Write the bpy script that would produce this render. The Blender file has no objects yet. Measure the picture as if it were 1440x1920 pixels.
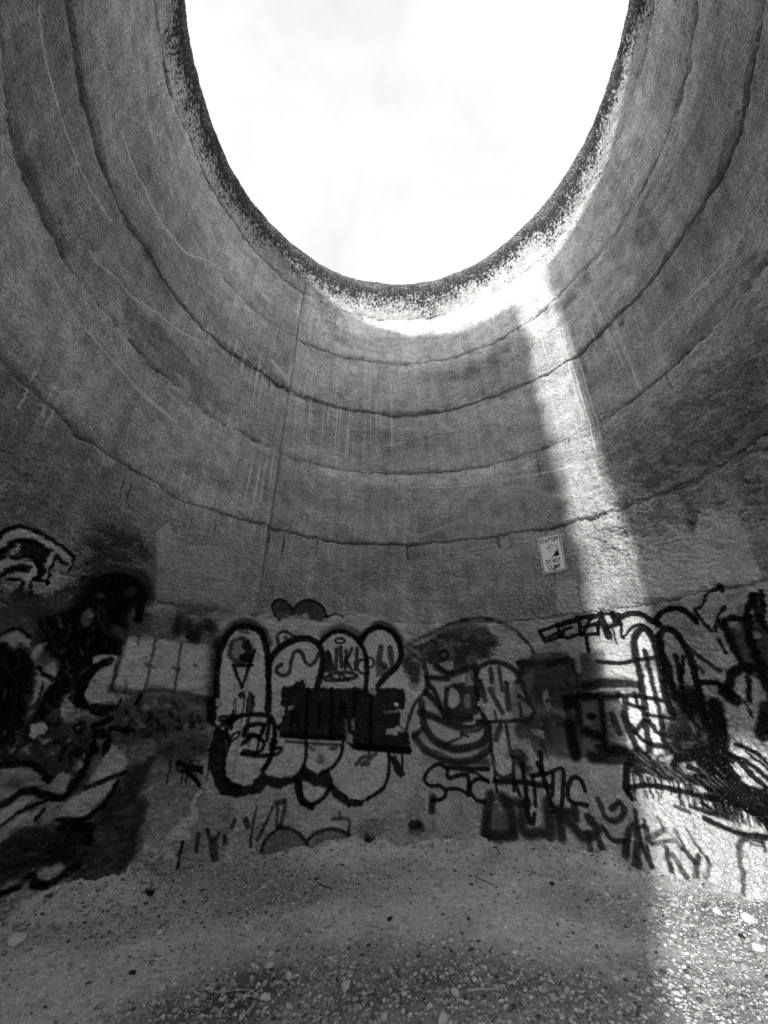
import bpy, math, random
import numpy as np
from mathutils import Vector, Matrix

random.seed(7)
rng = np.random.default_rng(7)
S = bpy.context.scene
R = 3.5                     # inner radius of the round tower
EYE = 0.408 * R             # camera height above the gravel
rad = math.radians

# ------------------------------------------------------------------ camera
FPX, TILT, ROLL = 755.87, 0.4761, 0.0036
CX, CY = 0.0851 * R, 0.8219 * R
cam_d = bpy.data.cameras.new('camera')
cam = bpy.data.objects.new('camera', cam_d)
S.collection.objects.link(cam)
cam_d.sensor_fit = 'HORIZONTAL'
cam_d.sensor_width = 36.0
cam_d.lens = 36.0 * FPX / 1440.0
cam_d.clip_start = 0.05
cam_d.clip_end = 2000
CAM = Vector((-CX, -CY, EYE))
cam.matrix_world = Matrix.Translation(CAM) @ Matrix.Rotation(math.pi / 2 + TILT, 4, 'X') @ Matrix.Rotation(ROLL, 4, 'Z')
S.camera = cam

# ------------------------------------------------------------------ world, sun, exposure
SUN_AZ, SUN_EL = 209.0, 16.5          # clockwise from +Y, degrees
world = bpy.data.worlds.new('World')
S.world = world
world.use_nodes = True
nt = world.node_tree
nt.nodes.clear()
def N(tree, typ, **kw):
    n = tree.nodes.new(typ)
    for k, v in kw.items():
        setattr(n, k, v)
    return n
w_out = N(nt, 'ShaderNodeOutputWorld')
w_bg = N(nt, 'ShaderNodeBackground')
w_bg.inputs['Strength'].default_value = 0.085
sky = N(nt, 'ShaderNodeTexSky', sky_type='NISHITA')
sky.sun_disc = False
sky.sun_elevation = rad(SUN_EL)
sky.sun_rotation = rad(SUN_AZ)
sky.air_density = 1.0
sky.dust_density = 6.0
bw = N(nt, 'ShaderNodeRGBToBW')
nt.links.new(sky.outputs[0], bw.inputs[0])
tc = N(nt, 'ShaderNodeTexCoord')
mp = N(nt, 'ShaderNodeMapping')
mp.inputs['Scale'].default_value = (2.2, 3.4, 1.2)
mp.inputs['Rotation'].default_value = (0.2, 0.3, 0.5)
nt.links.new(tc.outputs['Generated'], mp.inputs[0])
cn = N(nt, 'ShaderNodeTexNoise')
cn.inputs['Scale'].default_value = 1.3
cn.inputs['Detail'].default_value = 9
cn.inputs['Roughness'].default_value = 0.62
cn.inputs['Distortion'].default_value = 0.5
nt.links.new(mp.outputs[0], cn.inputs[0])
mr = N(nt, 'ShaderNodeMapRange')
mr.inputs['From Min'].default_value = 0.25
mr.inputs['From Max'].default_value = 0.75
mr.inputs['To Min'].default_value = 6.3
mr.inputs['To Max'].default_value = 8.7
nt.links.new(cn.outputs['Fac'], mr.inputs['Value'])
mx = N(nt, 'ShaderNodeMix', data_type='FLOAT')
mx.inputs['Factor'].default_value = 0.5          # thin bright cloud over the blue
nt.links.new(bw.outputs[0], mx.inputs[2])
nt.links.new(mr.outputs[0], mx.inputs[3])
nt.links.new(mx.outputs[0], w_bg.inputs['Color'])
nt.links.new(w_bg.outputs[0], w_out.inputs[0])

sun_d = bpy.data.lights.new('sun', 'SUN')
sun_d.energy = 2.0
sun_d.angle = rad(2.0)
sun_d.color = (1.0, 0.995, 0.985)
sun = bpy.data.objects.new('sun', sun_d)
S.collection.objects.link(sun)
sd = Vector((math.sin(rad(SUN_AZ)) * math.cos(rad(SUN_EL)), math.cos(rad(SUN_AZ)) * math.cos(rad(SUN_EL)), math.sin(rad(SUN_EL))))
sun.rotation_euler = (-sd).to_track_quat('-Z', 'Y').to_euler()
sun.location = (0, 0, 30)

S.view_settings.view_transform = 'Standard'
S.view_settings.look = 'None'
S.view_settings.exposure = 1.48
S.view_settings.gamma = 1.0
S.view_settings.use_curve_mapping = False
S.render.engine = 'CYCLES'
S.cycles.max_bounces = 10
S.cycles.diffuse_bounces = 8

# ------------------------------------------------------------------ helpers
def tag(o, label=None, cat=None, group=None, kind=None):
    if label: o['label'] = label
    if cat: o['category'] = cat
    if group: o['group'] = group
    if kind: o['kind'] = kind
    return o

def link(name, me, mat=None, parent=None):
    o = bpy.data.objects.new(name, me)
    S.collection.objects.link(o)
    if parent is not None:
        o.parent = parent
    if mat is not None and me is not None:
        me.materials.append(mat)
    return o

def np_mesh(name, V, F, attrs=None, smooth=False):
    """V (n,3), F (m,k) all faces with k corners; attrs: name -> per-vertex floats"""
    me = bpy.data.meshes.new(name)
    V = np.ascontiguousarray(V, dtype=np.float32)
    F = np.ascontiguousarray(F, dtype=np.int32)
    k = F.shape[1]
    me.vertices.add(len(V)); me.vertices.foreach_set('co', V.ravel())
    me.loops.add(F.size); me.loops.foreach_set('vertex_index', F.ravel())
    me.polygons.add(len(F)); me.polygons.foreach_set('loop_start', np.arange(0, F.size, k, dtype=np.int32))
    me.update(calc_edges=True)
    if smooth:
        me.polygons.foreach_set('use_smooth', np.ones(len(F), dtype=bool))
    for n, a in (attrs or {}).items():
        at = me.attributes.new(n, 'FLOAT', 'POINT')
        at.data.foreach_set('value', np.ascontiguousarray(a, dtype=np.float32))
    return me

def compact(V, F, attrs):
    idx, inv = np.unique(F, return_inverse=True)
    return V[idx], inv.reshape(F.shape), {k: a[idx] for k, a in attrs.items()}

def hash2(ix, iy, seed):
    h = (ix.astype(np.int64) * 374761393 + iy.astype(np.int64) * 668265263 + seed * 1442695041) & 0xFFFFFFFF
    h = ((h ^ (h >> 13)) * 1274126177) & 0xFFFFFFFF
    h = ((h ^ (h >> 16)) * 2246822519) & 0xFFFFFFFF
    return ((h ^ (h >> 15)) & 0xFFFFFF).astype(np.float32) / float(0xFFFFFF)

def vnoise(x, y, seed=0):
    x = np.asarray(x, dtype=np.float64); y = np.asarray(y, dtype=np.float64)
    xi = np.floor(x); yi = np.floor(y)
    fx = (x - xi).astype(np.float32); fy = (y - yi).astype(np.float32)
    fx = fx * fx * (3 - 2 * fx); fy = fy * fy * (3 - 2 * fy)
    xi = xi.astype(np.int64); yi = yi.astype(np.int64)
    a = hash2(xi, yi, seed); b = hash2(xi + 1, yi, seed)
    c = hash2(xi, yi + 1, seed); d = hash2(xi + 1, yi + 1, seed)
    return (a + (b - a) * fx) * (1 - fy) + (c + (d - c) * fx) * fy      # 0..1

def fbm(x, y, octs=4, seed=0, gain=0.5):
    t = 0; a = 1.0; n = 0
    for o in range(octs):
        t = t + a * vnoise(x + 17.3 * o, y - 9.1 * o, seed + o)
        x, y = 2 * (0.8 * x - 0.6 * y), 2 * (0.6 * x + 0.8 * y)
        n += a; a *= gain
    return t / n

def worley(x, y, seed=0):
    xi = np.floor(x); yi = np.floor(y); best = np.full(np.shape(x), 9.0)
    for dx in (-1, 0, 1):
        for dy in (-1, 0, 1):
            cx_ = xi + dx; cy_ = yi + dy
            px = cx_ + hash2(cx_.astype(np.int64), cy_.astype(np.int64), seed); py = cy_ + hash2(cx_.astype(np.int64), cy_.astype(np.int64), seed + 7)
            best = np.minimum(best, (x - px) ** 2 + (y - py) ** 2)
    return np.sqrt(best)

def sstep(a, b, x):
    t = np.clip((x - a) / (b - a), 0, 1)
    return t * t * (3 - 2 * t)

# rays: a point of the surveyed photograph -> place on the round wall / on the floor
def ray(x, y):
    r = (x - 720.0) / FPX; u = (960.0 - y) / FPX
    c, s = math.cos(ROLL), math.sin(ROLL)
    r, u = r * c - u * s, r * s + u * c
    return r, math.cos(TILT) - u * math.sin(TILT), math.sin(TILT) + u * math.cos(TILT)

def on_wall(x, y):
    """-> (arc length along the wall, height above floor, metres per photo pixel)"""
    r, fw, zz = ray(x, y)
    a = r * r + fw * fw; b = -2 * (r * CX + fw * CY); c = CX * CX + CY * CY - R * R
    k = (-b + math.sqrt(b * b - 4 * a * c)) / (2 * a)
    return math.atan2(r * k - CX, fw * k - CY) * R, EYE + zz * k, k / FPX

def on_floor(x, y):
    r, fw, zz = ray(x, y)
    k = -EYE / zz
    return r * k - CX, fw * k - CY, k / FPX

# ------------------------------------------------------------------ surveyed pour joints
rings = [
 [(295,30),(320,165),(360,265),(395,345),(440,415),(500,490),(550,535),(620,575),(685,592),(800,595),(920,550),(1020,480),(1070,415),(1135,305),(1165,245),(1200,140),(1225,10)],
 [(227,10),(235,90),(260,185),(300,305),(330,365),(385,465),(425,525),(500,600),(550,632),(670,672),(720,681),(805,677),(890,657),(970,615),(1100,502),(1145,450),(1195,365),(1240,285),(1275,185),(1295,100),(1305,5)],
 [(134,10),(145,115),(160,200),(200,320),(235,400),(280,465),(330,555),(440,662),(500,705),(545,730),(595,750),(660,767),(720,774),(810,772),(900,750),(970,725),(1020,702),(1080,667),(1150,598),(1200,550),(1240,495),(1290,425),(1335,345),(1385,235),(1410,110),(1422,20)],
 [(2,115),(20,220),(45,325),(80,395),(120,475),(165,545),(230,615),(280,675),(350,740),(385,772),(450,812),(530,850),(585,867),(650,882),(720,886),(820,884),(920,870),(1020,838),(1080,812),(1150,770),(1215,725),(1270,675),(1320,630),(1370,580),(1440,480)],
 [(0,662),(50,720),(140,800),(220,860),(300,907),(350,937),(425,965),(505,987),(600,1007),(720,1020),(820,1016),(920,1005),(1000,992),(1070,977),(1155,955),(1300,900),(1440,800)],
 [(340,1135),(470,1152),(700,1165),(900,1165),(1080,1150),(1250,1125),(1390,1100)],
]
RING_U, RING_Z = [], []
for pts in rings:
    q = sorted(on_wall(*p)[:2] for p in pts)
    RING_U.append(np.array([p[0] for p in q])); RING_Z.append(np.array([p[1] for p in q]))
H_TOP = EYE + 2.791 * R
def joint_z(i, u):
    """height of joint i (0 = under the rim) along the arc u, with its broken wiggle"""
    if i < 0:
        return H_TOP + (fbm(u * 2.2, u * 0 + 5, 4, 91) - 0.5) * 0.09
    if i >= len(rings):
        return np.full_like(u, -0.22)
    base = np.interp(u, RING_U[i], RING_Z[i])
    mean = RING_Z[i].mean()
    base = mean + (base - mean) * 0.85
    return base + (fbm(u * 2.0, u * 0 + i * 7.7, 4, 40 + i, 0.62) - 0.5) * 0.10 + (fbm(u * 11.0, u * 0 + i * 3.1, 4, 50 + i, 0.8) - 0.5) * 0.075
SEAM_U = rad(-36.4) * R
# opening at the viewer's back: a slot the full height of the wall, wider low down; the low part is widened further to let in more light
def open_edge(z, side):
    wob = (vnoise(z * 0.9, z * 0 + side, 77) - 0.5) * 0.07 + (vnoise(z * 7, z * 0 + side, 78) - 0.5) * 0.05
    if side == 0:                                      # edge on the right hand (seen facing in from the slot: smaller angle)
        wide = 1 - sstep(2.7, 3.3, z)
        return rad(183.0) * R - rad(34) * R * wide + wob
    return rad(195.3) * R + wob

# ------------------------------------------------------------------ relief of the concrete
def relief(u, z):
    """inward bulge (m) of the wall face"""
    h = (fbm(u * 0.55, z * 0.8, 3, 1) - 0.5) * 0.07
    h += (fbm(u * 2.0, z * 3.2, 3, 5) - 0.5) * 0.045
    fine = (fbm(u * 11, z * 15, 3, 9, 0.75) - 0.5)
    low = sstep(4.6, 2.6, z)
    amp = 0.030 + 0.035 * low
    # rough eroded tract low on the right
    er = sstep(2.6, 3.6, u) * sstep(5.6, 4.6, z) * sstep(2.9, 3.5, z)
    h += fine * (amp + 0.10 * er)
    wu = u + fine * .05; wz = z + fine * .03
    lump = worley(wu * 15, wz * 25, 21)
    h += (0.5 - lump) * (0.005 + 0.036 * low + 0.014 * er) * (0.4 + 1.2 * vnoise(u * 1.3, z * 1.7, 23))
    h += (0.5 - worley(wu * 30, wz * 44, 22)) * (0.009 + 0.014 * low)
    h -= er * 0.06 * sstep(0.55, 0.7, fbm(u * 2.5, z * 5, 3, 31))
    # undercut below the fifth joint on the right
    zj = np.interp(u, RING_U[4], RING_Z[4])
    h -= 0.07 * np.exp(-((z - zj + 0.01) / 0.03) ** 2) * sstep(2.5, 3.0, u) * vnoise(u * 3, u * 0, 3)
    # lumpy foot
    h += np.exp(-np.maximum(z, 0) / 0.14) * (0.02 + 0.12 * fbm(u * 2.2, z * 3, 3, 51))
    # straight vertical shutter joint
    h -= 0.035 * np.exp(-((u - SEAM_U + 0.02 * (vnoise(z * 1.2, z * 0, 4) - 0.5)) / 0.016) ** 2) * sstep(0.9, 3.4, z) * sstep(H_TOP - 1.0, H_TOP - 1.5, z)
    # burrow at the foot of the wall, sockets
    for (px, py, rr, dep) in HOLES:
        d2 = ((u - px + .05 * fine) / rr) ** 2 + ((z - py + .08 * fine) / (rr * 0.8)) ** 2
        h -= dep * np.exp(-d2 ** 3)
    # pour shelves: thin ridges along the slumped lines
    return h
HOLES = []
for (x, y, rp, dep) in ((779, 1552, 15, 0.36), (675, 762, 3.5, 0.05), (1163, 608, 4, .05), (1020, 838, 4, .05), (960, 1075, 3, .03), (273, 1560, 18, .06), (1160, 950, 14, .06)):
    uu, zz_, sc_ = on_wall(x, y)
    HOLES.append((uu, zz_, rp * sc_, dep))
uu, zz_, sc_ = on_wall(1412, 876)
ARC = (uu, zz_, 34 * sc_)

# ------------------------------------------------------------------ paint and stain canvas, in wall metres
DU = 0.008
U0, U1, Z0, Z1 = rad(-132) * R, rad(128) * R, -0.25, H_TOP + 0.1
NU, NZ = int((U1 - U0) / DU) + 1, int((Z1 - Z0) / DU) + 1
CA = np.zeros((NZ, NU), np.float32)          # cover
CV = np.full((NZ, NU), 0.25, np.float32)     # paint tone
CT = np.ones((NZ, NU), np.float32)          # stain: multiplies the concrete's own tone
CO = np.zeros((NZ, NU), np.int16)            # which graffiti owns the spot
gu = U0 + DU * np.arange(NU); gz = Z0 + DU * np.arange(NZ)
GU, GZ = np.meshgrid(gu, gz)
EDGE = (fbm(GU * 14, GZ * 18, 3, 61, 0.7) - 0.5).astype(np.float32)
WEAR = fbm(GU * 6, GZ * 9, 4, 71, 0.65).astype(np.float32)
PIECES = [None]
cur = 0
def piece(name, label):
    global cur
    PIECES.append((name, label)); cur = len(PIECES) - 1

def over(sl, a, v, own=True):
    if v >= 0.3: v = min(v * (1.45 if cur else 1.3), 0.88)
    elif cur and v < 0.1: v = v * 0.5
    A = CA[sl]; V = CV[sl]
    out = a + (1 - a) * A
    CV[sl] = np.where(out > 1e-4, (a * v + (1 - a) * A * V) / np.maximum(out, 1e-4), V)
    CA[sl] = out
    if own and cur:
        CO[sl] = np.where(a > 0.42, cur, CO[sl])

def box(u0, u1, z0, z1, m):
    i0 = max(0, int((u0 - m - U0) / DU)); i1 = min(NU, int((u1 + m - U0) / DU) + 2)
    j0 = max(0, int((z0 - m - Z0) / DU)); j1 = min(NZ, int((z1 + m - Z0) / DU) + 2)
    return (slice(j0, j1), slice(i0, i1))

def smooth(P, n=6):
    P = np.array(P, float)
    if len(P) < 3: return P
    Q = np.vstack([2 * P[0] - P[1], P, 2 * P[-1] - P[-2]])
    out = []
    for i in range(1, len(Q) - 2):
        for t in np.linspace(0, 1, n, endpoint=False):
            a, b, c, d = Q[i - 1], Q[i], Q[i + 1], Q[i + 2]
            out.append(0.5 * ((2 * b) + (c - a) * t + (2 * a - 5 * b + 4 * c - d) * t * t + (3 * b - a - 3 * c + d) * t ** 3))
    out.append(Q[-2])
    return np.array(out)

def to_wall(pts):
    q = [on_wall(*p) for p in pts]
    return np.array([(a, b) for a, b, c in q]), np.mean([c for a, b, c in q])

def line(pts, w, v=0.02, a=0.97, soft=0.16, wear=0.0, sm=True, own=True, rough=1.0):
    """spray or brush line through photo points, w photo pixels wide"""
    P, sc = to_wall(pts)
    if sm: P = smooth(P)
    hw = max(w * sc * (0.68 if cur else 0.5), 0.004)
    m = hw * 2 + 0.03
    sl = box(P[:, 0].min(), P[:, 0].max(), P[:, 1].min(), P[:, 1].max(), m)
    x = GU[sl]; y = GZ[sl]
    if x.size == 0: return
    D = np.full(x.shape, 1e9, np.float32)
    for p, q in zip(P[:-1], P[1:]):
        i0 = np.searchsorted(x[0], min(p[0], q[0]) - m); i1 = np.searchsorted(x[0], max(p[0], q[0]) + m)
        j0 = np.searchsorted(y[:, 0], min(p[1], q[1]) - m); j1 = np.searchsorted(y[:, 0], max(p[1], q[1]) + m)
        if i1 <= i0 or j1 <= j0: continue
        X = x[j0:j1, i0:i1]; Y = y[j0:j1, i0:i1]
        dx, dy = q - p; L2 = dx * dx + dy * dy + 1e-12
        t = np.clip(((X - p[0]) * dx + (Y - p[1]) * dy) / L2, 0, 1)
        d = np.hypot(X - p[0] - t * dx, Y - p[1] - t * dy)
        D[j0:j1, i0:i1] = np.minimum(D[j0:j1, i0:i1], d)
    D = D + EDGE[sl] * min(hw * 0.7, 0.022) * rough
    s = max(hw * soft, 0.006)
    al = (1 - sstep(hw - s, hw + s, D)) * a
    if wear: al = al * (1 - wear * sstep(0.42, 0.62, WEAR[sl]))
    over(sl, al, v, own)

def stain(pts, mult, soft=0.06, hole=0.6):
    """soft-edged weathering stain on bare concrete"""
    global cur
    k = cur; cur = 0
    A0, V0 = CA.copy(), CV.copy()
    CA[:] = 0
    fill(pts, .2, 1.0, soft, 0, True, False, 2.2)
    m = CA * (1 - hole * sstep(0.44, 0.58, WEAR))
    CT[:] = CT * (1 + (mult - 1) * m)
    CA[:] = A0; CV[:] = V0; cur = k

def fill(pts, v, a=0.95, soft=0.01, wear=0.0, sm=False, own=True, rough=1.0):
    P, sc = to_wall(pts)
    if sm: P = smooth(np.vstack([P, P[:1]]))
    m = 0.03 + soft * 2
    sl = box(P[:, 0].min(), P[:, 0].max(), P[:, 1].min(), P[:, 1].max(), m)
    e = EDGE[sl] * 0.05 * rough
    x = GU[sl] + e; y = GZ[sl] + np.roll(e, 7, 1)
    if x.size == 0: return
    ins = np.zeros(x.shape, bool); D = np.full(x.shape, 1e9)
    n = len(P)
    for i in range(n):
        p, q = P[i], P[(i + 1) % n]
        cr = (p[1] > y) != (q[1] > y)
        if q[1] != p[1]:
            ins ^= cr & (x < (q[0] - p[0]) * (y - p[1]) / (q[1] - p[1]) + p[0])
        dx, dy = q - p; L2 = dx * dx + dy * dy + 1e-12
        t = np.clip(((x - p[0]) * dx + (y - p[1]) * dy) / L2, 0, 1)
        D = np.minimum(D, np.hypot(x - p[0] - t * dx, y - p[1] - t * dy))
    sd_ = np.where(ins, D, -D)
    al = sstep(-soft, soft, sd_) * a
    if wear: al = al * (1 - wear * sstep(0.42, 0.62, WEAR[sl]))
    over(sl, al, v, own)

def ell(x, y, rx, ry, v, a=0.95, soft=0.012, wear=0.0, own=True, n=14):
    fill([(x + rx * math.cos(t), y + ry * math.sin(t)) for t in np.linspace(0, 2 * math.pi, n, endpoint=False)], v, a, soft, wear, True, own, 0.6)

def ring(x, y, rx, ry, w, v=0.02, a=0.95, **k):
    line([(x + rx * math.cos(t), y + ry * math.sin(t)) for t in np.linspace(0, 2 * math.pi, 13)], w, v, a, **k)

def drips(x0, x1, y, n, l0, l1, w=3, v=0.02, a=0.9, slope=0.0):
    for i in range(n):
        x = random.uniform(x0, x1); l = random.uniform(l0, l1); yy = y + slope * (x - x0)
        u, z, sc = on_wall(x, yy)
        line_w([(u, z), (u + random.uniform(-.01, .01), z - l * sc)], w * sc * random.uniform(.6, 1.2), v, a)

def line_w(P, w, v, a, own=True, fade=False):
    """thin line given directly in wall metres"""
    P = np.array(P, float); hw = max(w / 2, 0.005)
    sl = box(P[:, 0].min(), P[:, 0].max(), P[:, 1].min(), P[:, 1].max(), hw * 2 + .01)
    x = GU[sl]; y = GZ[sl]
    if x.size == 0: return
    D = np.full(x.shape, 1e9)
    for p, q in zip(P[:-1], P[1:]):
        dx, dy = q - p; L2 = dx * dx + dy * dy + 1e-12
        t = np.clip(((x - p[0]) * dx + (y - p[1]) * dy) / L2, 0, 1)
        D = np.minimum(D, np.hypot(x - p[0] - t * dx, y - p[1] - t * dy))
    al = (1 - sstep(hw * 0.4, hw + 0.006, D + EDGE[sl] * 0.006)) * a
    if fade: al = al * (0.7 + 0.3 * sstep(0.36, 0.54, vnoise(x * 30, y * 1.6, 33)))
    over(sl, al, v, own)

def Z(ox, oy, sc=3.6):
    return lambda *p: [(ox + x / sc, oy + y / sc) for x, y in p]

exec_marks = []

# ---- lime streaks, pour lines and stains (not graffiti: they belong to the panels)
cur = 0
def streaks(x0, x1, y0, y1, n, v=0.8, a=(0.4, 0.95), lmin=0.25, lmax=1.6, wmin=.013, wmax=.032):
    ua, za, sc = on_wall(x0, y0); ub, zb, _ = on_wall(x1, y1)
    for i in range(n):
        u = random.uniform(min(ua, ub), max(ua, ub)); z = random.uniform(min(za, zb), max(za, zb))
        l = random.uniform(lmin, lmax)
        P = [(u + 0.0018 * math.sin(t * 5 + i), z - l * t) for t in np.linspace(0, 1, 6)]
        line_w(P, random.uniform(wmin, wmax), v, random.uniform(*a), False, True)
streaks(560, 740, 560, 780, 80)
streaks(600, 720, 620, 900, 26, a=(.4, .9))
streaks(430, 500, 590, 700, 16, lmax=.9)
streaks(480, 520, 820, 930, 16, lmax=1.0, a=(.4, .85))
streaks(470, 500, 960, 1010, 9, lmin=.3, lmax=.8)
streaks(1040, 1110, 610, 760, 28, a=(.4, .9))
streaks(1100, 1165, 540, 640, 16, a=(.4, .9))
streaks(960, 1020, 560, 640, 10, lmax=.8)
streaks(800, 960, 620, 800, 18, lmax=.8, a=(.15, .4))
streaks(60, 130, 690, 720, 10, lmax=.6)
streaks(310, 360, 850, 900, 12, lmax=.7, a=(.3, .6))
streaks(380, 420, 590, 650, 10, lmax=.6)
streaks(1150, 1230, 560, 640, 8, lmax=.9, a=(.3, .7))
for (x0, x1, y0, y1) in ((60, 300, 80, 300), (1200, 1420, 60, 400)):
    streaks(x0, x1, y0, y1, 26, lmax=1.2, a=(.1, .3))
def pour(pts, w, v=0.8, a=0.85):
    line(pts, w * 1.15, v, a, 0.5, 0.35, own=False)
    line([(x + 2, y - 6) for x, y in pts], w * 4, 0.6, a * 0.3, 0.9, 0.3, own=False)
pour([(0,250),(15,340),(45,415),(75,470),(125,575),(140,595),(180,640),(240,710),(290,760),(325,790)], 5)
line([(250,722),(290,760),(325,788)], 8, .66, .9, own=False)
pour([(325,790),(370,812),(400,845),(430,865)], 3.5, a=.6)
pour([(72,5),(80,90),(100,165),(125,245),(165,340),(210,415)], 6)
pour([(225,245),(265,345),(305,425),(350,475),(395,490)], 4.5)
pour([(170,470),(190,495),(220,520),(250,555),(295,585),(320,607),(360,632),(400,647)], 4)
ell(185, 484, 9, 14, .5, .6, own=False)
pour([(1440,345),(1415,410),(1385,450),(1335,515),(1275,575),(1225,625)], 4)
pour([(1440,635),(1405,665),(1320,720),(1220,795),(1155,835)], 3, a=.45)
pour([(770,1010),(885,965),(945,915),(990,915),(1050,930),(1120,895)], 9, .45, .5)
pour([(770,915),(860,912),(920,900),(1050,880),(1130,857)], 3.5, a=.6)
pour([(1225,330),(1285,430),(1340,520),(1370,600)], 2.5, a=.5)
pour([(1110,510),(1150,600),(1190,700),(1215,770)], 3, a=.6)
pour([(510,675),(525,695),(540,710)], 6)
pour([(620,575),(685,600),(760,603),(860,585),(930,555)], 4, .6, .6)
pour([(720,835),(760,828),(765,815)], 4, .6, .6)
pour([(735,940),(760,938),(800,900),(850,890),(940,870)], 3, a=.4)
pour([(515,930),(560,934),(640,930)], 2.5, a=.5)
pour([(395,490),(440,560),(470,590)], 2.5, a=.4)
pour([(350,350),(372,400),(410,480),(450,540)], 7, .5, .5)
ell(205, 866, 14, 12, .5, .55, own=False)
# old darker films on the concrete
fill([(520,1000),(760,1030),(960,1010),(1000,930),(945,915),(880,960),(770,1010)], 0.16, .1, .09, .5, True, False)
fill([(780,1005),(900,920),(1050,890),(1060,970),(960,1000)], 0.16, .1, .1, .5, True, False)
fill([(350,960),(520,1000),(760,1025),(1000,1000),(1010,1140),(760,1160),(520,1140),(330,1130)], 0.15, .35, .08, .2, True, False)
fill([(0,760),(140,850),(300,950),(330,1130),(150,1070),(0,960)], 0.14, .4, .1, .2, True, False)
for pts in ([(230,540),(330,640),(430,760),(380,780),(260,660)], [(1200,380),(1235,420),(1210,470),(1190,440)], [(285,455),(330,560),(310,560),(270,470)],
            [(1105,620),(1125,615),(1130,640),(1105,650)], [(440,655),(500,690),(545,728),(500,715),(440,675)], [(590,540),(640,590),(665,650),(630,640),(600,590)],
            [(640,655),(700,672),(780,680),(730,690),(660,680)], [(430,780),(500,830),(520,850),(470,830)], [(350,360),(400,480),(390,490),(345,400)], [(1000,590),(1060,560),(1100,505),(1110,520),(1060,580)], [(300,860),(420,880),(480,930),(420,920)],
            [(1240,650),(1330,570),(1400,480),(1420,500),(1340,610),(1260,680)], [(1180,880),(1300,820),(1420,760),(1440,800),(1320,870),(1200,920)], [(60,300),(110,420),(150,480),(110,470),(60,380)], [(820,700),(900,680),(960,640),(940,680),(860,715)]):
    stain(pts, 0.62, .07)

streaks(560, 760, 560, 800, 14, v=.55, a=(.36, .5), lmin=.6, lmax=2.2, wmin=.05, wmax=.16)
streaks(1010, 1160, 560, 760, 9, v=.6, a=(.36, .5), lmin=.6, lmax=1.8, wmin=.05, wmax=.12)
streaks(440, 520, 620, 920, 8, v=.55, a=(.36, .5), lmin=.5, lmax=1.6, wmin=.04, wmax=.12)
streaks(840, 1000, 580, 760, 8, v=.55, a=(.34, .46), lmin=.4, lmax=1.5, wmin=.04, wmax=.12)
for k_ in range(5):
    for _ in range(46):
        u_ = random.uniform(RING_U[k_][0], RING_U[k_][-1]); z_ = float(joint_z(k_, np.array([u_]))[0]); l_ = random.uniform(.06, .45)
        pale = random.random() < .45
        line_w([(u_, z_ - .02), (u_ + random.uniform(-.01, .01), z_ - l_)], random.uniform(.012, .05), .6 if pale else .13, random.uniform(.36, .6), False, True)
stain([(780,1005),(840,965),(900,920),(950,905),(1050,890),(1060,970),(960,1000),(860,1015)], .72, .08, .3)
stain([(560,570),(760,600),(960,560),(1000,600),(900,670),(720,690),(600,650)], 1.22, .12, .3)
stain([(570,760),(700,780),(820,780),(900,770),(880,800),(700,800)], 1.25, .06, .5)
stain([(540,870),(720,890),(900,880),(1040,840),(1040,860),(880,905),(700,910)], 1.25, .06, .5)
stain([(60,300),(200,560),(330,760),(250,780),(120,560)], .80, .15, .4)
stain([(130,120),(220,380),(330,560),(300,570),(180,400)], .85, .1, .4)
stain([(350,380),(430,520),(520,640),(480,640),(380,500)], 1.2, .08, .4)
stain([(1210,340),(1400,80),(1430,300),(1300,520),(1180,640)], .84, .15, .4)
stain([(1160,820),(1440,560),(1440,780),(1300,880),(1180,930)], .78, .15, .4)
stain([(1290,180),(1180,420),(1050,560),(1000,580),(1120,450),(1230,250)], 1.18, .08, .4)
stain([(430,660),(500,720),(510,960),(440,950)], .86, .12, .5)
stain([(0,690),(100,760),(300,920),(480,1000),(500,1130),(0,1060)], .82, .15, .4)
# ---- lighter paint-over tracts and old ground coats (still plain wall)
fill([(1170,1005),(1240,1005),(1250,985),(1280,982),(1300,1005),(1310,955),(1370,960),(1400,1000),(1420,1060),(1440,1100),(1310,1115),(1200,1120)], .66, .97, .018, .08, False, False)
fill([(1040,1090),(1080,1085),(1090,1150),(1045,1150)], .5, .85, .03, .2, False, False)
fill([(295,985),(350,1020),(440,1020),(445,1140),(290,1140)], .46, .85, .05, .2, False, False)
fill([(290,1000),(320,975),(330,1020),(300,1060)], .55, .7, .03, .2, False, False)
fill([(-40,1440),(200,1330),(420,1290),(420,1660),(260,1655),(-40,1780)], .36, .6, .08, .5, True, False)
fill([(400,1160),(800,1170),(1100,1155),(1440,1100),(1520,1500),(1440,1720),(1230,1650),(760,1600),(450,1610),(390,1500)], .42, .62, .06, .55, True, False)
fill([(395,1200),(430,1160),(520,1150),(600,1165),(640,1150),(740,1160),(790,1230),(800,1290),(790,1400),(770,1500),(700,1530),(600,1570),(520,1540),(440,1510),(385,1480),(370,1350)], .58, .75, .04, .3, True, False)
fill([(1180,1480),(1300,1480),(1440,1560),(1500,1700),(1400,1730),(1240,1640)], .55, .6, .05, .4, True, False)
fill([(1130,1155),(1240,1165),(1290,1300),(1260,1420),(1180,1480),(1090,1430)], .50, .6, .04, .3, True, False)
fill([(-20,1150),(100,1120),(250,1150),(400,1160),(400,1420),(-20,1480)], .22, .55, .06, .3, True, False)

# ------------------------------------------------------------------ graffiti
B = 0.007
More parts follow.
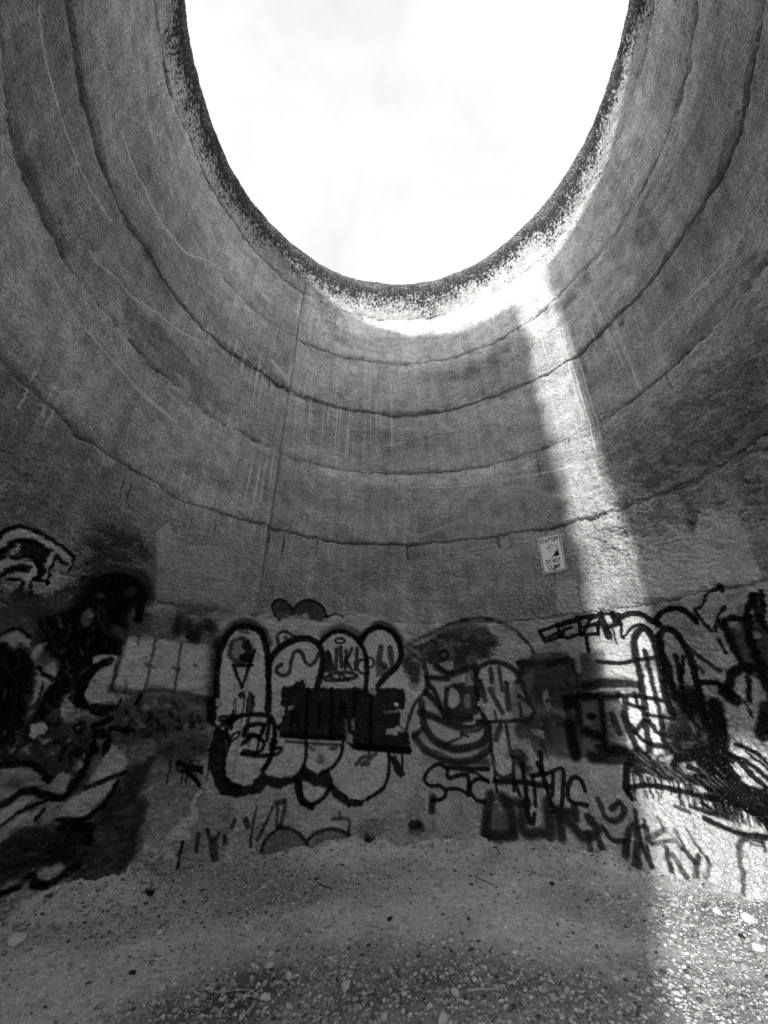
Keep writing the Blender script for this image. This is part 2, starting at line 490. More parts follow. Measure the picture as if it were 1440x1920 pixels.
# left: white arch tag
z = Z(0, 960)
piece('graffiti_tag', 'white angular tag under a white arch, edged in black')
fill(z((0,300),(60,220),(150,190),(240,210),(340,270),(320,450),(230,460),(60,420),(0,470)), .06, .8, .02)
line(z((-60,330),(0,235),(60,170),(150,138),(260,170),(360,240),(460,320),(466,370)), 16, .62)
line(z((-60,240),(0,165),(60,118),(150,100),(260,140),(400,235),(486,305),(474,395)), 6, B)
line(z((-60,400),(0,300),(60,222),(150,190),(240,208),(340,270),(450,352)), 7, B)
line(z((125,240),(80,330),(30,360),(-20,420)), 11, .6)
line(z((80,335),(190,322),(240,365),(212,430),(105,432)), 10, .6)
line(z((212,430),(190,525)), 9, .6); line(z((352,295),(305,455)), 9, .6)
for p, w in (([(374,300),(325,485)],5),([(320,465),(225,462),(215,545),(165,545),(168,466),(80,450)],5),([(265,345),(295,400),(262,445)],9),([(10,440),(60,400),(175,388)],6),([(150,235),(105,315),(190,300),(255,330)],5)):
    line(z(*p), w, B)
line(z((170,560),(250,650),(330,760),(280,860)), 22, .03, .85, .8)
fill([(0,1075),(60,1110),(140,1090),(200,1060),(280,1090),(270,1190),(180,1240),(0,1210)], .10, .62, .06, .3, True, False)
# left: sooty cloud
piece('graffiti_cloud', 'large black sprayed cloud with a drooping black drop at its right')
fill(z((560,180),(760,80),(980,160),(1040,400),(1030,560),(900,620),(760,480),(560,560),(430,480)), .06, .40, .18, .3, True)
fill(z((560,520),(640,440),(800,430),(960,480),(1000,560),(960,620),(870,660),(860,800),(720,830),(700,900),(620,960),(540,960),(470,820),(250,760),(330,690),(470,640)), B, .97, .05, 0, True)
line(z((640,470),(760,440),(850,450),(940,520),(950,620),(935,720)), 12, B); ell(0 + 930/3.6, 960 + 720/3.6, 8, 8, B)
ell(190, 1117, 11, 6, .12, .7); ell(246, 1110, 9, 9, .10, .6, .02); ell(163, 1160, 9, 16, .22, .75, .02); ell(170, 1150, 6, 9, .3, .5, .02)
ell(116, 1178, 4, 6, .25, .7); ell(222, 1180, 12, 7, .14, .6, .02)
line(z((400,700),(420,800),(420,900)), 3, .2, .5)
# left: huge black lettering
piece('graffiti_lettering', 'huge black letters with pale slivers showing between the strokes')
fill(z((-60,860),(120,900),(230,1000),(230,1150),(180,1400),(100,1500),(-60,1600)), B, .97, .03, 0, True)
fill(z((240,760),(560,800),(800,840),(860,960),(830,1000),(700,1000),(560,1080),(480,1200),(400,1290),(400,1440),(240,1440),(160,1500),(330,1160),(400,1010),(270,900)), B, .97, .03, 0, True)
fill(z((0,870),(60,820),(150,805),(210,860),(200,915),(150,870),(110,920),(60,890)), .42)
line(z((-20,850),(60,800),(150,790),(215,850)), 4, B)
fill(z((200,970),(260,900),(330,880),(260,990),(240,1010)), .38)
fill(z((290,1060),(380,1010),(385,1100),(360,1120)), .40)
fill(z((250,1070),(300,1110),(360,1140),(320,1200),(220,1310),(210,1300),(240,1200)), .42)
line(z((270,1050),(360,1130)), 6, B); line(z((290,1150),(270,1250),(210,1330)), 4, B)
fill(z((200,1330),(230,1300),(170,1400),(165,1390)), .25, .7)
fill(z((400,1310),(390,1420),(300,1410),(340,1350)), .16, .7)
fill(z((555,1250),(600,1130),(680,1050),(740,1010),(790,990),(760,1110),(740,1200),(780,1275),(660,1290)), .52)
line(z((650,1000),(720,985),(790,995)), 9, .5)
line(z((745,1005),(640,1060),(570,1160),(530,1290)), 13, B)
fill(z((750,1000),(640,1020),(520,1130),(450,1260),(560,1330),(690,1390),(790,1340),(820,1250),(780,1300),(600,1290),(545,1250),(590,1120),(680,1040)), B)
fill(z((430,1390),(470,1370),(500,1390),(440,1420)), .35); fill(z((540,1380),(690,1400),(620,1440),(540,1430)), .2)
# left: pale panel
z = Z(0, 960)
piece('painted_panel', 'pale rectangular painted panel with thin dark upright lines')
fill(z((850,838),(1040,850),(1240,888),(1440,895),(1405,1250),(1270,1215),(1060,1190),(930,1210),(755,1200)), .56, .95, .01, .15)
for p in ([(1050,870),(1020,1000),(965,1210)], [(1228,895),(1200,1060),(1180,1215)]): line(z(*p), 4, .1, .85)
for p in ([(940,855),(930,900)], [(850,1140),(838,1210)], [(980,1020),(1050,1050)], [(1160,1050),(1210,1060)], [(1310,1030),(1330,1040)]): line(z(*p), 4, .1, .75)
ell(277, 1249, 7, 6, .14, .7)
line(z((740,1195),(930,1215),(1060,1195),(1250,1225),(1400,1260)), 7, .1, .7, .8); line(z((860,830),(790,1050),(750,1200)), 7, .06, .8, .8)
piece('graffiti_scrawl', 'blurred dark scrawl beside and below the pale panel')
for p in ([(1210,730),(1195,800)], [(1270,760),(1290,830)], [(1340,790),(1320,850)], [(1400,760),(1440,790)]): line(z(*p), 13, .04, .8, .9)
line(z((1230,640),(1440,660)), 14, .12, .5, .9)
fill(z((860,1250),(1420,1260),(1400,1440),(900,1560),(700,1500),(780,1330)), .09, .75, .05, .45, True)
for i in range(16):
    x = random.uniform(820, 1380); y = random.uniform(1280, 1480)
    line(z((x, y), (x + random.uniform(-40, 40), y + random.uniform(30, 90)), (x + random.uniform(-10, 60), y + 60)), random.uniform(4, 8), .03, .8, wear=.3)
for i in range(9):
    x = random.uniform(820, 1380); y = random.uniform(1280, 1460)
    ell(x / 3.6, 960 + y / 3.6, random.uniform(3, 8), random.uniform(3, 7), .36, .6, .02, .3)
line(z((945,1240),(920,1290)), 7, B)
# lower left: scribbles and pale swooshes
z = Z(0, 1330)
piece('graffiti_scrawl', 'dense black scribbled scrawl above the pale swooshes at the left')
fill(z((250,60),(420,80),(700,150),(760,240),(640,330),(560,520),(440,600),(330,580),(300,450),(180,400),(0,380),(0,220),(120,130)), .025, .88, .05, .25, True)
for p in ([(430,80),(470,45),(490,70),(440,90)],): fill(z(*p), .3, .7)
for p, w in (([(500,130),(550,100),(570,140),(520,150),(500,130)],8),([(620,160),(640,110),(700,90),(740,60)],9),([(640,280),(620,190),(680,150),(720,210),(700,290)],10),([(770,260),(790,330)],8),([(720,190),(760,130),(840,140),(900,150)],7)):
    line(z(*p), w, B)
for p in ([(430,310),(450,260),(520,210),(560,230),(480,280)], [(490,400),(530,320),(575,290),(560,380),(520,430)], [(580,230),(620,190),(600,250)], [(340,290),(420,220),(500,190),(420,260),(360,310)],
          [(640,300),(650,270),(640,330)], [(650,210),(720,200),(680,240)], [(250,210),(350,190),(300,250)], [(130,290),(200,230),(190,290)], [(60,260),(100,220),(60,310)], [(510,120),(540,115),(530,135)]):
    fill(z(*p), .38, .85, .012)
for i in range(14):
    x = 380 + i * 17; line(z((x, 210 + (i % 3) * 10), (x - 25, 300 + (i % 4) * 16)), 3.5, B, .9)
piece('graffiti_letter', 'pale curved letters with black contour lines, low on the left')
fill(z((0,380),(100,375),(240,410),(330,500),(310,565),(150,540),(0,625)), .34, .9, .02, .25)
ell(14, 1445, 14, 10, .45, .8); ell(30, 1470, 15, 12, .10, .7, .03)
fill(z((-20,640),(130,570),(240,590),(80,740),(-20,790)), .50); fill(z((-20,860),(150,700),(290,680),(100,860),(-20,935)), .46)
fill(z((320,560),(330,500),(440,410),(500,470),(430,585)), .4)
fill(z((430,650),(560,560),(590,500),(690,350),(720,290),(760,240),(840,300),(855,380),(780,480),(700,600),(560,720),(450,745),(395,720)), .55)
fill(z((720,290),(760,240),(850,305),(850,350),(760,350)), .35, .8)
line(z((580,530),(700,480),(835,425)), 7, B)
for p, w in (([(-20,660),(60,620),(150,560),(230,550),(300,580),(440,590),(510,500),(600,330),(640,280)],10),([(-20,385),(100,370),(220,375),(330,480)],9),([(-20,800),(120,700),(250,640),(300,620)],6),([(250,740),(300,680)],6),([(430,580),(480,480)],7)):
    line(z(*p), w, B)
piece('painted_shape', 'broad near-black painted tract running down to the gravel, low on the left')
fill(z((450,790),(620,710),(790,490),(870,390),(960,330),(1060,280),(1100,220),(1430,150),(1400,330),(1060,330),(1000,450),(960,560),(1000,620),(990,780),(930,950),(830,1120),(700,1190),(600,1290),(440,1290),(430,1100),(300,1030),(-20,1180),(-20,940),(150,800)), .05, .9, .06, .35, False, True, 2.5)
fill(z((-20,950),(150,810),(450,800),(610,840),(600,960),(450,1060),(200,1100),(-20,1190)), .02, .75, .05, .3, True)
for i in range(10):
    x = random.uniform(830, 1400); line(z((x, 160), (x - 20, 260), (x - 40, 310)), 3, .14, .7)
fill(z((250,1130),(300,1080),(425,1035),(430,1100),(400,1160),(310,1180),(260,1160)), .42)
line(z((225,1120),(250,1185),(340,1170),(480,1090),(560,1010),(605,900),(600,830)), 10, B)
line(z((-20,1255),(60,1225),(130,1195),(200,1130)), 8, B)
line(z((430,790),(540,800),(620,810)), 13, B); line(z((400,745),(560,740),(700,640),(790,490)), 7, B)
piece('painted_stroke', 'lone short black brush stroke low on the wall')
line(z((1237,885),(1215,960),(1188,1065)), 5, B, sm=False)
piece('chalk_scribble', 'white scribbled line ending in loops, low on the left')
line(z((1350,560),(1315,600),(1300,660),(1332,715),(1320,750),(1280,780)), 6, .85, .97)
for (x, y, r) in ((1265,765,28),(1290,730,18),(1240,800,20),(1180,830,22),(1215,850,24),(1150,865,18),(1250,850,22),(1200,815,16)):
    ring(x / 3.6, 1330 + y / 3.6, r / 3.6, r / 3.6 * .8, 5, .8, .95)
line(z((1120,930),(1190,940),(1130,980),(1180,1010)), 8, .75, .8, .6, .2)
for i in range(60):
    x = random.uniform(0, 200); y = random.uniform(1130, 1420)
    line([(x, y), (x + random.uniform(-10, 14), y + random.uniform(6, 26))], random.uniform(1.2, 2.6), .14, .6, own=False)
for i in range(34):
    x = random.uniform(0, 260); y = random.uniform(1560, 1700)
    line([(x, y), (x + random.uniform(6, 26), y - random.uniform(0, 12))], random.uniform(1.2, 2.6), .16, .6, own=False)
# spall
piece('bare_patch', 'bright white bare chip in the black paint at the left')
fill([(51,1380),(56,1362),(66,1355),(78,1353),(88,1366),(84,1376),(70,1382),(58,1382)], .85, 1.0, .006)
# strokes left of the throw-up
z = Z(350, 1100)
piece('graffiti_tag', 'few short black strokes left of the bubble throw-up')
line(z((15,1265),(60,1300),(92,1345)), 6, B); line(z((-60,1190),(30,1215),(105,1225)), 6, B); line(z((-40,1250),(60,1240),(105,1255)), 5, B)
drips(320, 395, 1425, 14, 8, 40, 2.5)
# ---- centre: bubble throw-up
piece('graffiti_outline', 'faint grey heart and cloud outline above the bubble throw-up')
fill(z((620,225),(580,140),(620,95),(680,110),(715,160),(760,110),(840,90),(910,130),(948,210),(900,240),(800,185),(700,200)), .11, .75, .012, .2)
line(z((625,225),(578,140),(608,95),(660,98),(712,155)), 4, .05, .85); line(z((708,180),(760,112),(840,93),(910,130),(950,205)), 4, .05, .85); line(z((945,210),(1000,183),(1055,200)), 3, .08, .7)
piece('graffiti_throw_up', 'big silver bubble-letter throw-up with a thick black outline')
line(z((210,400),(300,275),(400,243),(500,290),(552,380)), 12, .06, .85, .6)
line(z((930,330),(1040,283),(1140,320),(1180,370)), 13, .12, .8, .6); line(z((1180,350),(1280,262),(1370,270),(1440,360)), 11, .05, .85, .5)
line(z((200,380),(180,560),(165,760)), 18, .05, .8, .8)
F = ([(200,930),(200,600),(230,420),(300,310),(400,280),(490,310),(530,400),(545,600),(550,850),(430,870),(330,890),(270,980)],
     [(260,1060),(330,900),(450,870),(560,890),(575,1000),(570,1120),(520,1240),(420,1330),(340,1345),(270,1310),(250,1200)],
     [(555,620),(600,500),(680,410),(800,360),(880,395),(912,470),(900,680),(780,670),(650,700),(600,900),(552,860)],
     [(550,1130),(640,1020),(800,1030),(802,1180),(740,1265),(640,1290),(560,1275),(520,1240)],
     [(810,1040),(1052,1050),(1042,1130),(1000,1215),(900,1262),(830,1240),(795,1190)],
     [(955,1255),(1035,1130),(1060,1030),(1362,1100),(1362,1270),(1300,1375),(1180,1435),(1100,1425),(1020,1355)],
     [(888,680),(915,400),(980,320),(1060,303),(1150,348),(1200,450),(1218,560),(1210,680)],
     [(1185,400),(1230,320),(1310,288),(1400,328),(1434,420),(1420,560),(1370,600),(1340,680),(1210,680),(1220,570)],
     [(1300,690),(1370,590),(1450,565),(1530,600),(1560,680),(1560,760),(1470,700)],
     [(765,1320),(930,1330),(978,1345),(930,1425),(850,1445),(795,1405)])
for p in F: fill(z(*p), .60, .95, .01, .10)
fill(z((130,760),(200,730),(195,930),(270,980),(260,1100),(252,1270),(290,1315),(350,1345),(430,1330),(515,1245),(545,1265),(640,1290),(740,1265),(797,1195),(830,1238),(900,1265),(960,1235),(1010,1350),(1100,1425),(1180,1440),(1260,1415),(1170,1482),(1080,1482),(1000,1435),(950,1365),(850,1342),(800,1315),(700,1335),(620,1368),(540,1350),(490,1392),(400,1412),(300,1418),(230,1402),(190,1345),(155,1240),(150,1100),(185,960),(130,900)), B)
for p, w in (([(203,760),(203,560),(235,420),(310,290),(400,268),(490,300),(530,400),(545,560),(548,840)],9),
  ([(265,960),(330,885),(450,862),(540,872),(588,925),(590,1050),(562,1160),(510,1240)],7),([(262,960),(283,1060),(258,1150),(255,1290)],5),
  ([(550,560),(560,500),(620,420),(720,362),(810,350),(880,385),(915,450),(910,560),(880,680)],9),([(560,560),(550,640),(558,760)],7),
  ([(895,385),(960,322),(1040,302),(1120,332),(1175,390),(1205,460),(1217,560),(1205,690)],7),
  ([(1170,375),(1210,312),(1280,275),(1360,290),(1420,350),(1447,440),(1440,490),(1400,560),(1340,610),(1290,670)],8),
  ([(805,1020),(803,1160),(770,1245)],5),([(1055,1040),(1042,1130),(990,1212),(900,1262)],5),([(1362,1095),(1362,1260),(1320,1365),(1220,1435)],5),([(572,1030),(566,1140),(520,1235)],5),
  ([(745,1310),(758,1410),(800,1462),(845,1485)],9),([(850,1468),(920,1422),(978,1342)],6),([(772,1330),(778,1400)],4),([(260,1290),(300,1330),(360,1345)],6)):
    line(z(*p), w, B)
line(z((640,525),(607,550),(612,585),(650,602),(690,580),(705,500),(722,450),(755,432),(785,462),(802,510),(840,530),(880,482),(898,440)), 5.5, .05, .92)
line(z((620,400),(613,330),(660,303),(745,350)), 4.5, .04, .85); line(z((660,340),(720,370)), 4, .08, .7)
fill(z((130,800),(190,740),(240,790),(220,820),(150,850)), B); ell(350 + 212/3.6, 1100 + 785/3.6, 5, 7, .5)
# small doodles on it
piece('graffiti_doodle', 'ice-cream cone doodle inside the first bubble letter')
ell(350 + 362/3.6, 1100 + 435/3.6, 24, 28, .035, .9, .02); ell(350 + 350/3.6, 1100 + 425/3.6, 11, 17, .4, .85, .02); ell(350 + 405/3.6, 1100 + 400/3.6, 10, 10, .03); ell(350 + 400/3.6, 1100 + 482/3.6, 13, 9, .03)
fill(z((340,310),(360,285),(450,320),(420,330)), .05, .8)
for p in ([(310,530),(370,682),(458,430)], [(315,535),(440,532)]): line(z(*p), 4.5, B, sm=False)
ell(350 + 372/3.6, 1100 + 730/3.6, 7, 7, B); line(z((420,700),(430,760),(415,860),(408,1000)), 5, .05, .9); line(z((402,850),(412,750)), 2.5, B); line(z((440,730),(452,800)), 2.5, B); line(z((325,760),(330,850)), 6, .12, .7)
drips(455, 478, 1305, 5, 20, 60, 2.5)
piece('graffiti_tag', 'small black tag on the lower left bubble letter')
for p, w in (([(385,1000),(400,945),(515,930),(500,1000),(430,1000)],6),([(440,1000),(380,1060),(460,1000),(520,1060),(480,1120),(385,1110)],6),([(470,1120),(500,990),(555,905),(540,1040)],5),([(370,1128),(470,1142),(600,1132),(642,1090),(560,1095)],5),([(280,1062),(310,1000),(355,980),(345,1010),(280,1062)],3.5),([(560,1060),(600,1050)],5),([(315,835),(300,960)],4)):
    line(z(*p), w, B)
fill(z((385,1000),(450,1010),(420,1080),(375,1040)), .04, .8)
line(z((230,890),(330,880)), 9, B, .9); line(z((240,930),(300,900)), 8, B)
piece('graffiti_tag', 'small black scrawled name on the middle bubble letter')
for p, w in (([(952,440),(967,570)],6),([(958,450),(1003,562),(1012,420)],5.5),([(1040,410),(1045,540)],5.5),([(1076,430),(1070,552)],5),([(1070,510),(1115,420)],5),([(1072,500),(1118,570)],5),([(940,510),(940,560)],8),
  ([(918,622),(1000,585),(1100,582),(1145,606),(1050,632),(950,632),(915,610)],5),([(960,600),(1020,630),(1040,590),(1090,630)],4.5),([(1150,420),(1140,560)],6)):
    line(z(*p), w, .03, .9)
ring(350 + 1035/3.6, 1100 + 365/3.6, 9.5, 4.5, 3.2, B); ring(350 + 1188/3.6, 1100 + 540/3.6, 9.5, 13, 3.2, B); ring(350 + 1235/3.6, 1100 + 513/3.6, 8, 9, 3.2, B); ell(350 + 1212/3.6, 1100 + 543/3.6, 5, 8, .04)
line(z((1312,410),(1300,500),(1335,535)), 8, .05, .85); line(z((1372,412),(1382,500),(1400,560)), 8, .05, .85); fill(z((1270,500),(1340,540),(1400,560),(1330,600),(1280,610)), .06, .75)
line(z((665,1045),(760,1050),(880,1060),(1040,1070)), 4, .05, .85); ell(350 + 905/3.6, 1100 + 1165/3.6, 9, 10, .12, .6, .02, .3); ell(350 + 990/3.6, 1100 + 1090/3.6, 9, 4, .05, .8)
for p in ([(1145,1200),(1190,1150),(1235,1165),(1180,1200),(1225,1195)], [(1230,1110),(1240,1150),(1275,1130)]): line(z(*p), 5, .06, .8)
line(z((815,1075),(850,1100)), 4, .06, .7)
for (x, y) in ((860, 1100), (1100, 1180), (1180, 1300), (690, 1180), (380, 1280), (1280, 1230), (1020, 1350), (900, 1180), (640, 1110)):
    ell(350 + x/3.6, 1100 + y/3.6, random.uniform(2, 5), random.uniform(2, 5), .2, .6, .02, .3)
piece('graffiti_lettering', 'dark block letters painted across the silver bubble throw-up')
fill(z((632,700),(650,675),(720,670),(735,640),(780,628),(805,665),(815,690),(830,680),(970,680),(985,690),(1120,680),(1140,690),(1462,683),(1475,760),(1470,830),(1330,835),(1440,850),(1440,940),(1350,960),(1500,985),(1520,1120),(1260,1112),(1130,1100),(1060,1035),(800,1025),(640,1012),(600,950),(640,900),(660,815),(632,790)), .03, .97, .008)
for p in ([(655,840),(715,830),(700,900),(800,900),(775,985),(650,985)], [(830,800),(970,770),(965,990),(832,995)], [(1000,730),(1110,730),(1115,1000),(1060,1000),(1000,900)], [(1150,740),(1232,740),(1232,1040),(1140,1055)], [(1262,730),(1425,720),(1390,800),(1310,850),(1262,870)], [(1262,880),(1320,900),(1300,1030),(1262,1040)], [(700,720),(770,700),(780,790),(690,790)], [(850,720),(960,710),(960,760),(850,780)]):
    fill(z(*p), .085, .85, .015, .35)
for p in ([(700,960),(725,830),(760,960)], [(895,940),(900,780)], [(1030,900),(1050,780),(1090,960)], [(815,690),(805,1020)], [(980,690),(975,1020)], [(1135,690),(1130,950)], [(1245,700),(1240,1080)]): line(z(*p), 6, .02)
for p in ([(1350,962),(1440,958),(1420,1000),(1340,1000)],): fill(z(*p), .5, .95)
fill(z((1330,835),(1440,838),(1435,852),(1330,858)), .25, .8); fill(z((1110,900),(1130,880),(1130,960),(1115,970)), .35, .8); fill(z((1090,990),(1115,1000),(1115,1050),(1085,1040)), .45); line(z((1075,900),(1085,1060)), 3, .3, .6)
line(z((690,820),(710,815)), 5, .4, .8); line(z((1240,700),(1265,715)), 7, .4, .8)
line(z((640,1000),(810,1015),(1050,1020)), 7, B); line(z((1140,1080),(1300,1090),(1500,1110)), 9, B)
z5 = Z(700, 1100)
fill(z5((105,1130),(150,1140),(212,1270),(180,1295),(140,1240)), B)
line(z5((195,1130),(195,1230)), 3.5, B)
piece('bare_patch', 'four tiny white chips knocked out of the paint')
for (x, y, r) in ((468,1292,3.2), (743,1321,3.8), (1015,1358,3.2), (1069,1246,2.2)): ell(x, y, r, r * 1.2, .9, 1.0, .006)
# below it
z4 = Z(350, 1400)
piece('graffiti_outline', 'two low grey bumps outlined in black at the foot of the wall')
fill(z4((490,735),(520,640),(600,562),(680,552),(760,592),(822,670),(880,582),(970,552),(1060,572),(1112,612),(1000,700),(700,760)), .26, .8, .012, .2)
line(z4((485,730),(520,640),(600,560),(680,548),(760,590),(825,680)), 4.5, .04, .9); line(z4((812,630),(870,580),(970,550),(1060,572),(1115,615)), 4.5, .04, .9)
line(z4((475,760),(560,772),(800,760),(880,750)), 5, .08, .6, .8)
piece('graffiti_tag', 'thin black scrawl of upright strokes under the throw-up')
for p, w in (([(470,405),(445,520),(425,670)],4),([(575,410),(540,500),(475,625)],5),([(612,405),(602,540)],4.5),([(662,370),(655,450),(625,540)],6),([(600,380),(660,365)],7),([(85,590),(60,695)],6),([(140,560),(165,640),(215,590)],5),([(175,640),(180,740)],12),([(250,610),(255,640)],6),([(980,488),(1092,490),(1085,575)],4.5),([(1030,440),(1035,490)],3.5),([(320,490),(300,540)],5),([(395,490),(410,530)],8)):
    line(z4(*p), w, .05, .85, .4, .2)
# ---- mouth piece
z = z5
piece('graffiti_face', 'dark grinning mouth with heavy lips and a round eye')
line(z((215,395),(400,310),(560,235),(700,212),(850,232),(970,300)), 6, .08, .62, .8, .3)
fill(z((190,400),(330,380),(450,320),(600,285),(760,290),(835,345),(830,440),(760,490),(690,520),(680,640),(620,560),(520,590),(430,540),(340,540),(290,700),(240,640),(180,480)), .05, .9, .03, .5, True, True, 2.5)
line(z((480,300),(620,270),(760,300)), 12, .1, .6, .8)
ring(700 + 477/3.6, 1100 + 460/3.6, 7.5, 8, 4, .02); ell(700 + 477/3.6, 1100 + 460/3.6, 4, 4, .15, .7)
fill(z((365,530),(420,525),(440,590),(385,600)), .42); fill(z((440,520),(540,500),(545,550),(500,565)), .36); fill(z((395,645),(480,650),(480,760),(430,700)), .45); fill(z((345,740),(400,770),(470,870),(480,890),(345,840)), .40); fill(z((435,575),(500,600),(480,605)), .45)
fill(z((480,680),(560,640),(700,680),(740,830),(640,900),(500,880)), .05, .85, .02); ell(700 + 535/3.6, 1100 + 750/3.6, 13, 18, .46); ell(700 + 565/3.6, 1100 + 620/3.6, 8, 9, .40, .8); ell(700 + 635/3.6, 1100 + 770/3.6, 7, 13, .30, .8, .02, .3); ell(700 + 630/3.6, 1100 + 630/3.6, 4, 12, .28, .7)
fill(z((345,880),(480,930),(600,970),(745,930),(745,1000),(680,1050),(520,1065),(410,1010)), .48); fill(z((375,1060),(520,1125),(650,1115),(785,1060),(765,1115),(640,1170),(500,1165),(390,1120)), .46); fill(z((285,1010),(330,985),(370,1090),(330,1070)), .42)
for p, w in (([(345,530),(365,640),(350,720)],7),([(350,710),(430,790),(500,890)],8),([(325,780),(345,940),(420,1040),(520,1090),(640,1090),(745,1045),(775,950)],10),([(320,850),(450,895),(560,945),(680,960),(765,895)],11),
  ([(278,1010),(340,1090),(420,1130),(560,1185),(700,1155),(795,1080)],10),([(278,1012),(330,960)],6),([(480,1065),(585,1020),(600,985)],4),([(350,715),(280,790),(240,900),(215,1000)],5),([(490,870),(560,900),(660,890)],8),([(370,660),(420,720),(480,880)],6),([(420,540),(520,590),(620,560)],9),([(590,990),(640,1010)],4),([(690,540),(700,700),(745,870)],8),([(500,700),(490,800),(520,880)],7),([(360,610),(500,620)],7)):
    line(z(*p), w, .03, .92, .4, .15)
fill(z((400,1150),(560,1190),(780,1160),(800,1220),(640,1200),(480,1200)), .06, .75, .03, .3)
piece('graffiti_throw_up', 'smaller silver bubble letter with a drip-shaped tail right of the mouth')
fill(z((720,570),(790,522),(890,540),(980,620),(1010,720),(1085,830),(1050,880),(900,895),(780,890),(700,790),(740,720)), .46, .95, .012, .2)
fill(z((805,1020),(860,940),(905,960),(945,1180),(930,1260),(870,1285),(812,1240)), .50)
for p, w in (([(690,600),(710,550),(770,515),(860,515),(950,560),(1000,640),(1030,720),(1055,775)],7),([(725,640),(755,770)],7),([(785,690),(870,850)],7),([(897,650),(912,825)],8),([(845,545),(870,700)],6),([(700,905),(850,912),(1045,890)],5),([(785,940),(800,1100),(822,1245)],5),([(895,930),(920,1080),(948,1200),(940,1290)],5),([(820,1250),(870,1287),(935,1275)],5),([(790,560),(800,640)],7),([(985,740),(1050,790),(1085,840),(1060,890)],6),([(990,790),(1000,870)],5),([(860,940),(830,1030)],8),([(820,840),(830,890)],4)):
    line(z(*p), w, .035, .9, .35, .1)
ell(700 + 975/3.6, 1100 + 640/3.6, 5, 5, B); fill(z((790,680),(830,660),(820,720)), .1, .7)
piece('graffiti_block', 'smoky dark square with black corner bars')
fill(z((985,500),(1350,475),(1405,560),(1405,720),(1300,830),(1100,790),(1050,700),(1010,600)), .06, .82, .04, .3)
fill(z((1060,440),(1310,440),(1320,520),(1060,540)), .08, .6, .03)
line(z((985,520),(1062,513)), 9, B); line(z((1000,520),(1000,600)), 8, B); line(z((1180,525),(1350,495),(1358,545)), 9, B)
line(z((1350,470),(1372,480),(1385,570)), 7, .5, .8); fill(z((1145,720),(1178,685),(1205,820),(1180,840),(1155,790)), .48); ell(700 + 1178/3.6, 1100 + 768/3.6, 4, 4.5, B); line(z((1370,580),(1385,730)), 4, .04, .8)
for p in ([(1290,640),(1340,700)], [(1260,680),(1330,720)], [(1300,630),(1320,670),(1370,690)]): line(z(*p), 5, .03, .85)
fill(z((1010,600),(1080,560),(1090,640),(1050,720)), .32, .6, .02, .3)
fill(z((980,900),(1200,840),(1290,900),(1290,1050),(1200,1090),(1080,1040),(1040,940)), .07, .7, .04, .4); fill(z((1060,960),(1150,970),(1150,1015),(1085,1005)), .55)
fill([(975,1235),(1100,1230),(1110,1300),(1075,1330),(1085,1420),(1000,1400),(955,1330)], .08, .65, .05, .35, True)
for i in range(12):
    x = random.uniform(950, 1250); y = random.uniform(880, 1180); line(z((x, y), (x + random.uniform(-60, 60), y + random.uniform(-40, 60)), (x + random.uniform(-40, 40), y + random.uniform(20, 90))), random.uniform(4, 9), .05, .6, .7, .3)
line(z((840,412),(990,398),(1155,378)), 3.5, .5, .7, own=False); line(z((840,325),(950,312)), 4, .45, .5, own=False)
line(z((985,320),(1045,385)), 5, .06, .8); line(z((1060,400),(1075,440)), 5, .08, .7)
piece('graffiti_tag', 'small boxy black capitals written on a slant below the sign')
for p, w in (([(1118,300),(1250,262),(1262,340),(1160,372),(1118,300)],5),([(1160,345),(1258,308)],4),([(1235,262),(1362,232)],8),([(1285,300),(1272,340),(1325,348),(1392,320)],5),([(1285,290),(1340,275)],4)): line(z(*p), w, B, sm=False)
z7 = Z(1040, 1060)
for p, w in (([(150,355),(268,345)],8),([(165,360),(180,472),(297,460),(290,392),(200,422)],5),([(245,360),(190,465)],4.5),([(312,335),(365,475)],11),([(385,320),(425,400),(350,425)],7),([(405,335),(450,400)],6),([(215,480),(232,585)],5),([(300,380),(295,470)],4),([(330,330),(440,330)],5)): line(z7(*p), w, B, sm=False)
drips(1135, 1155, 1180, 6, 6, 30, 2.5)
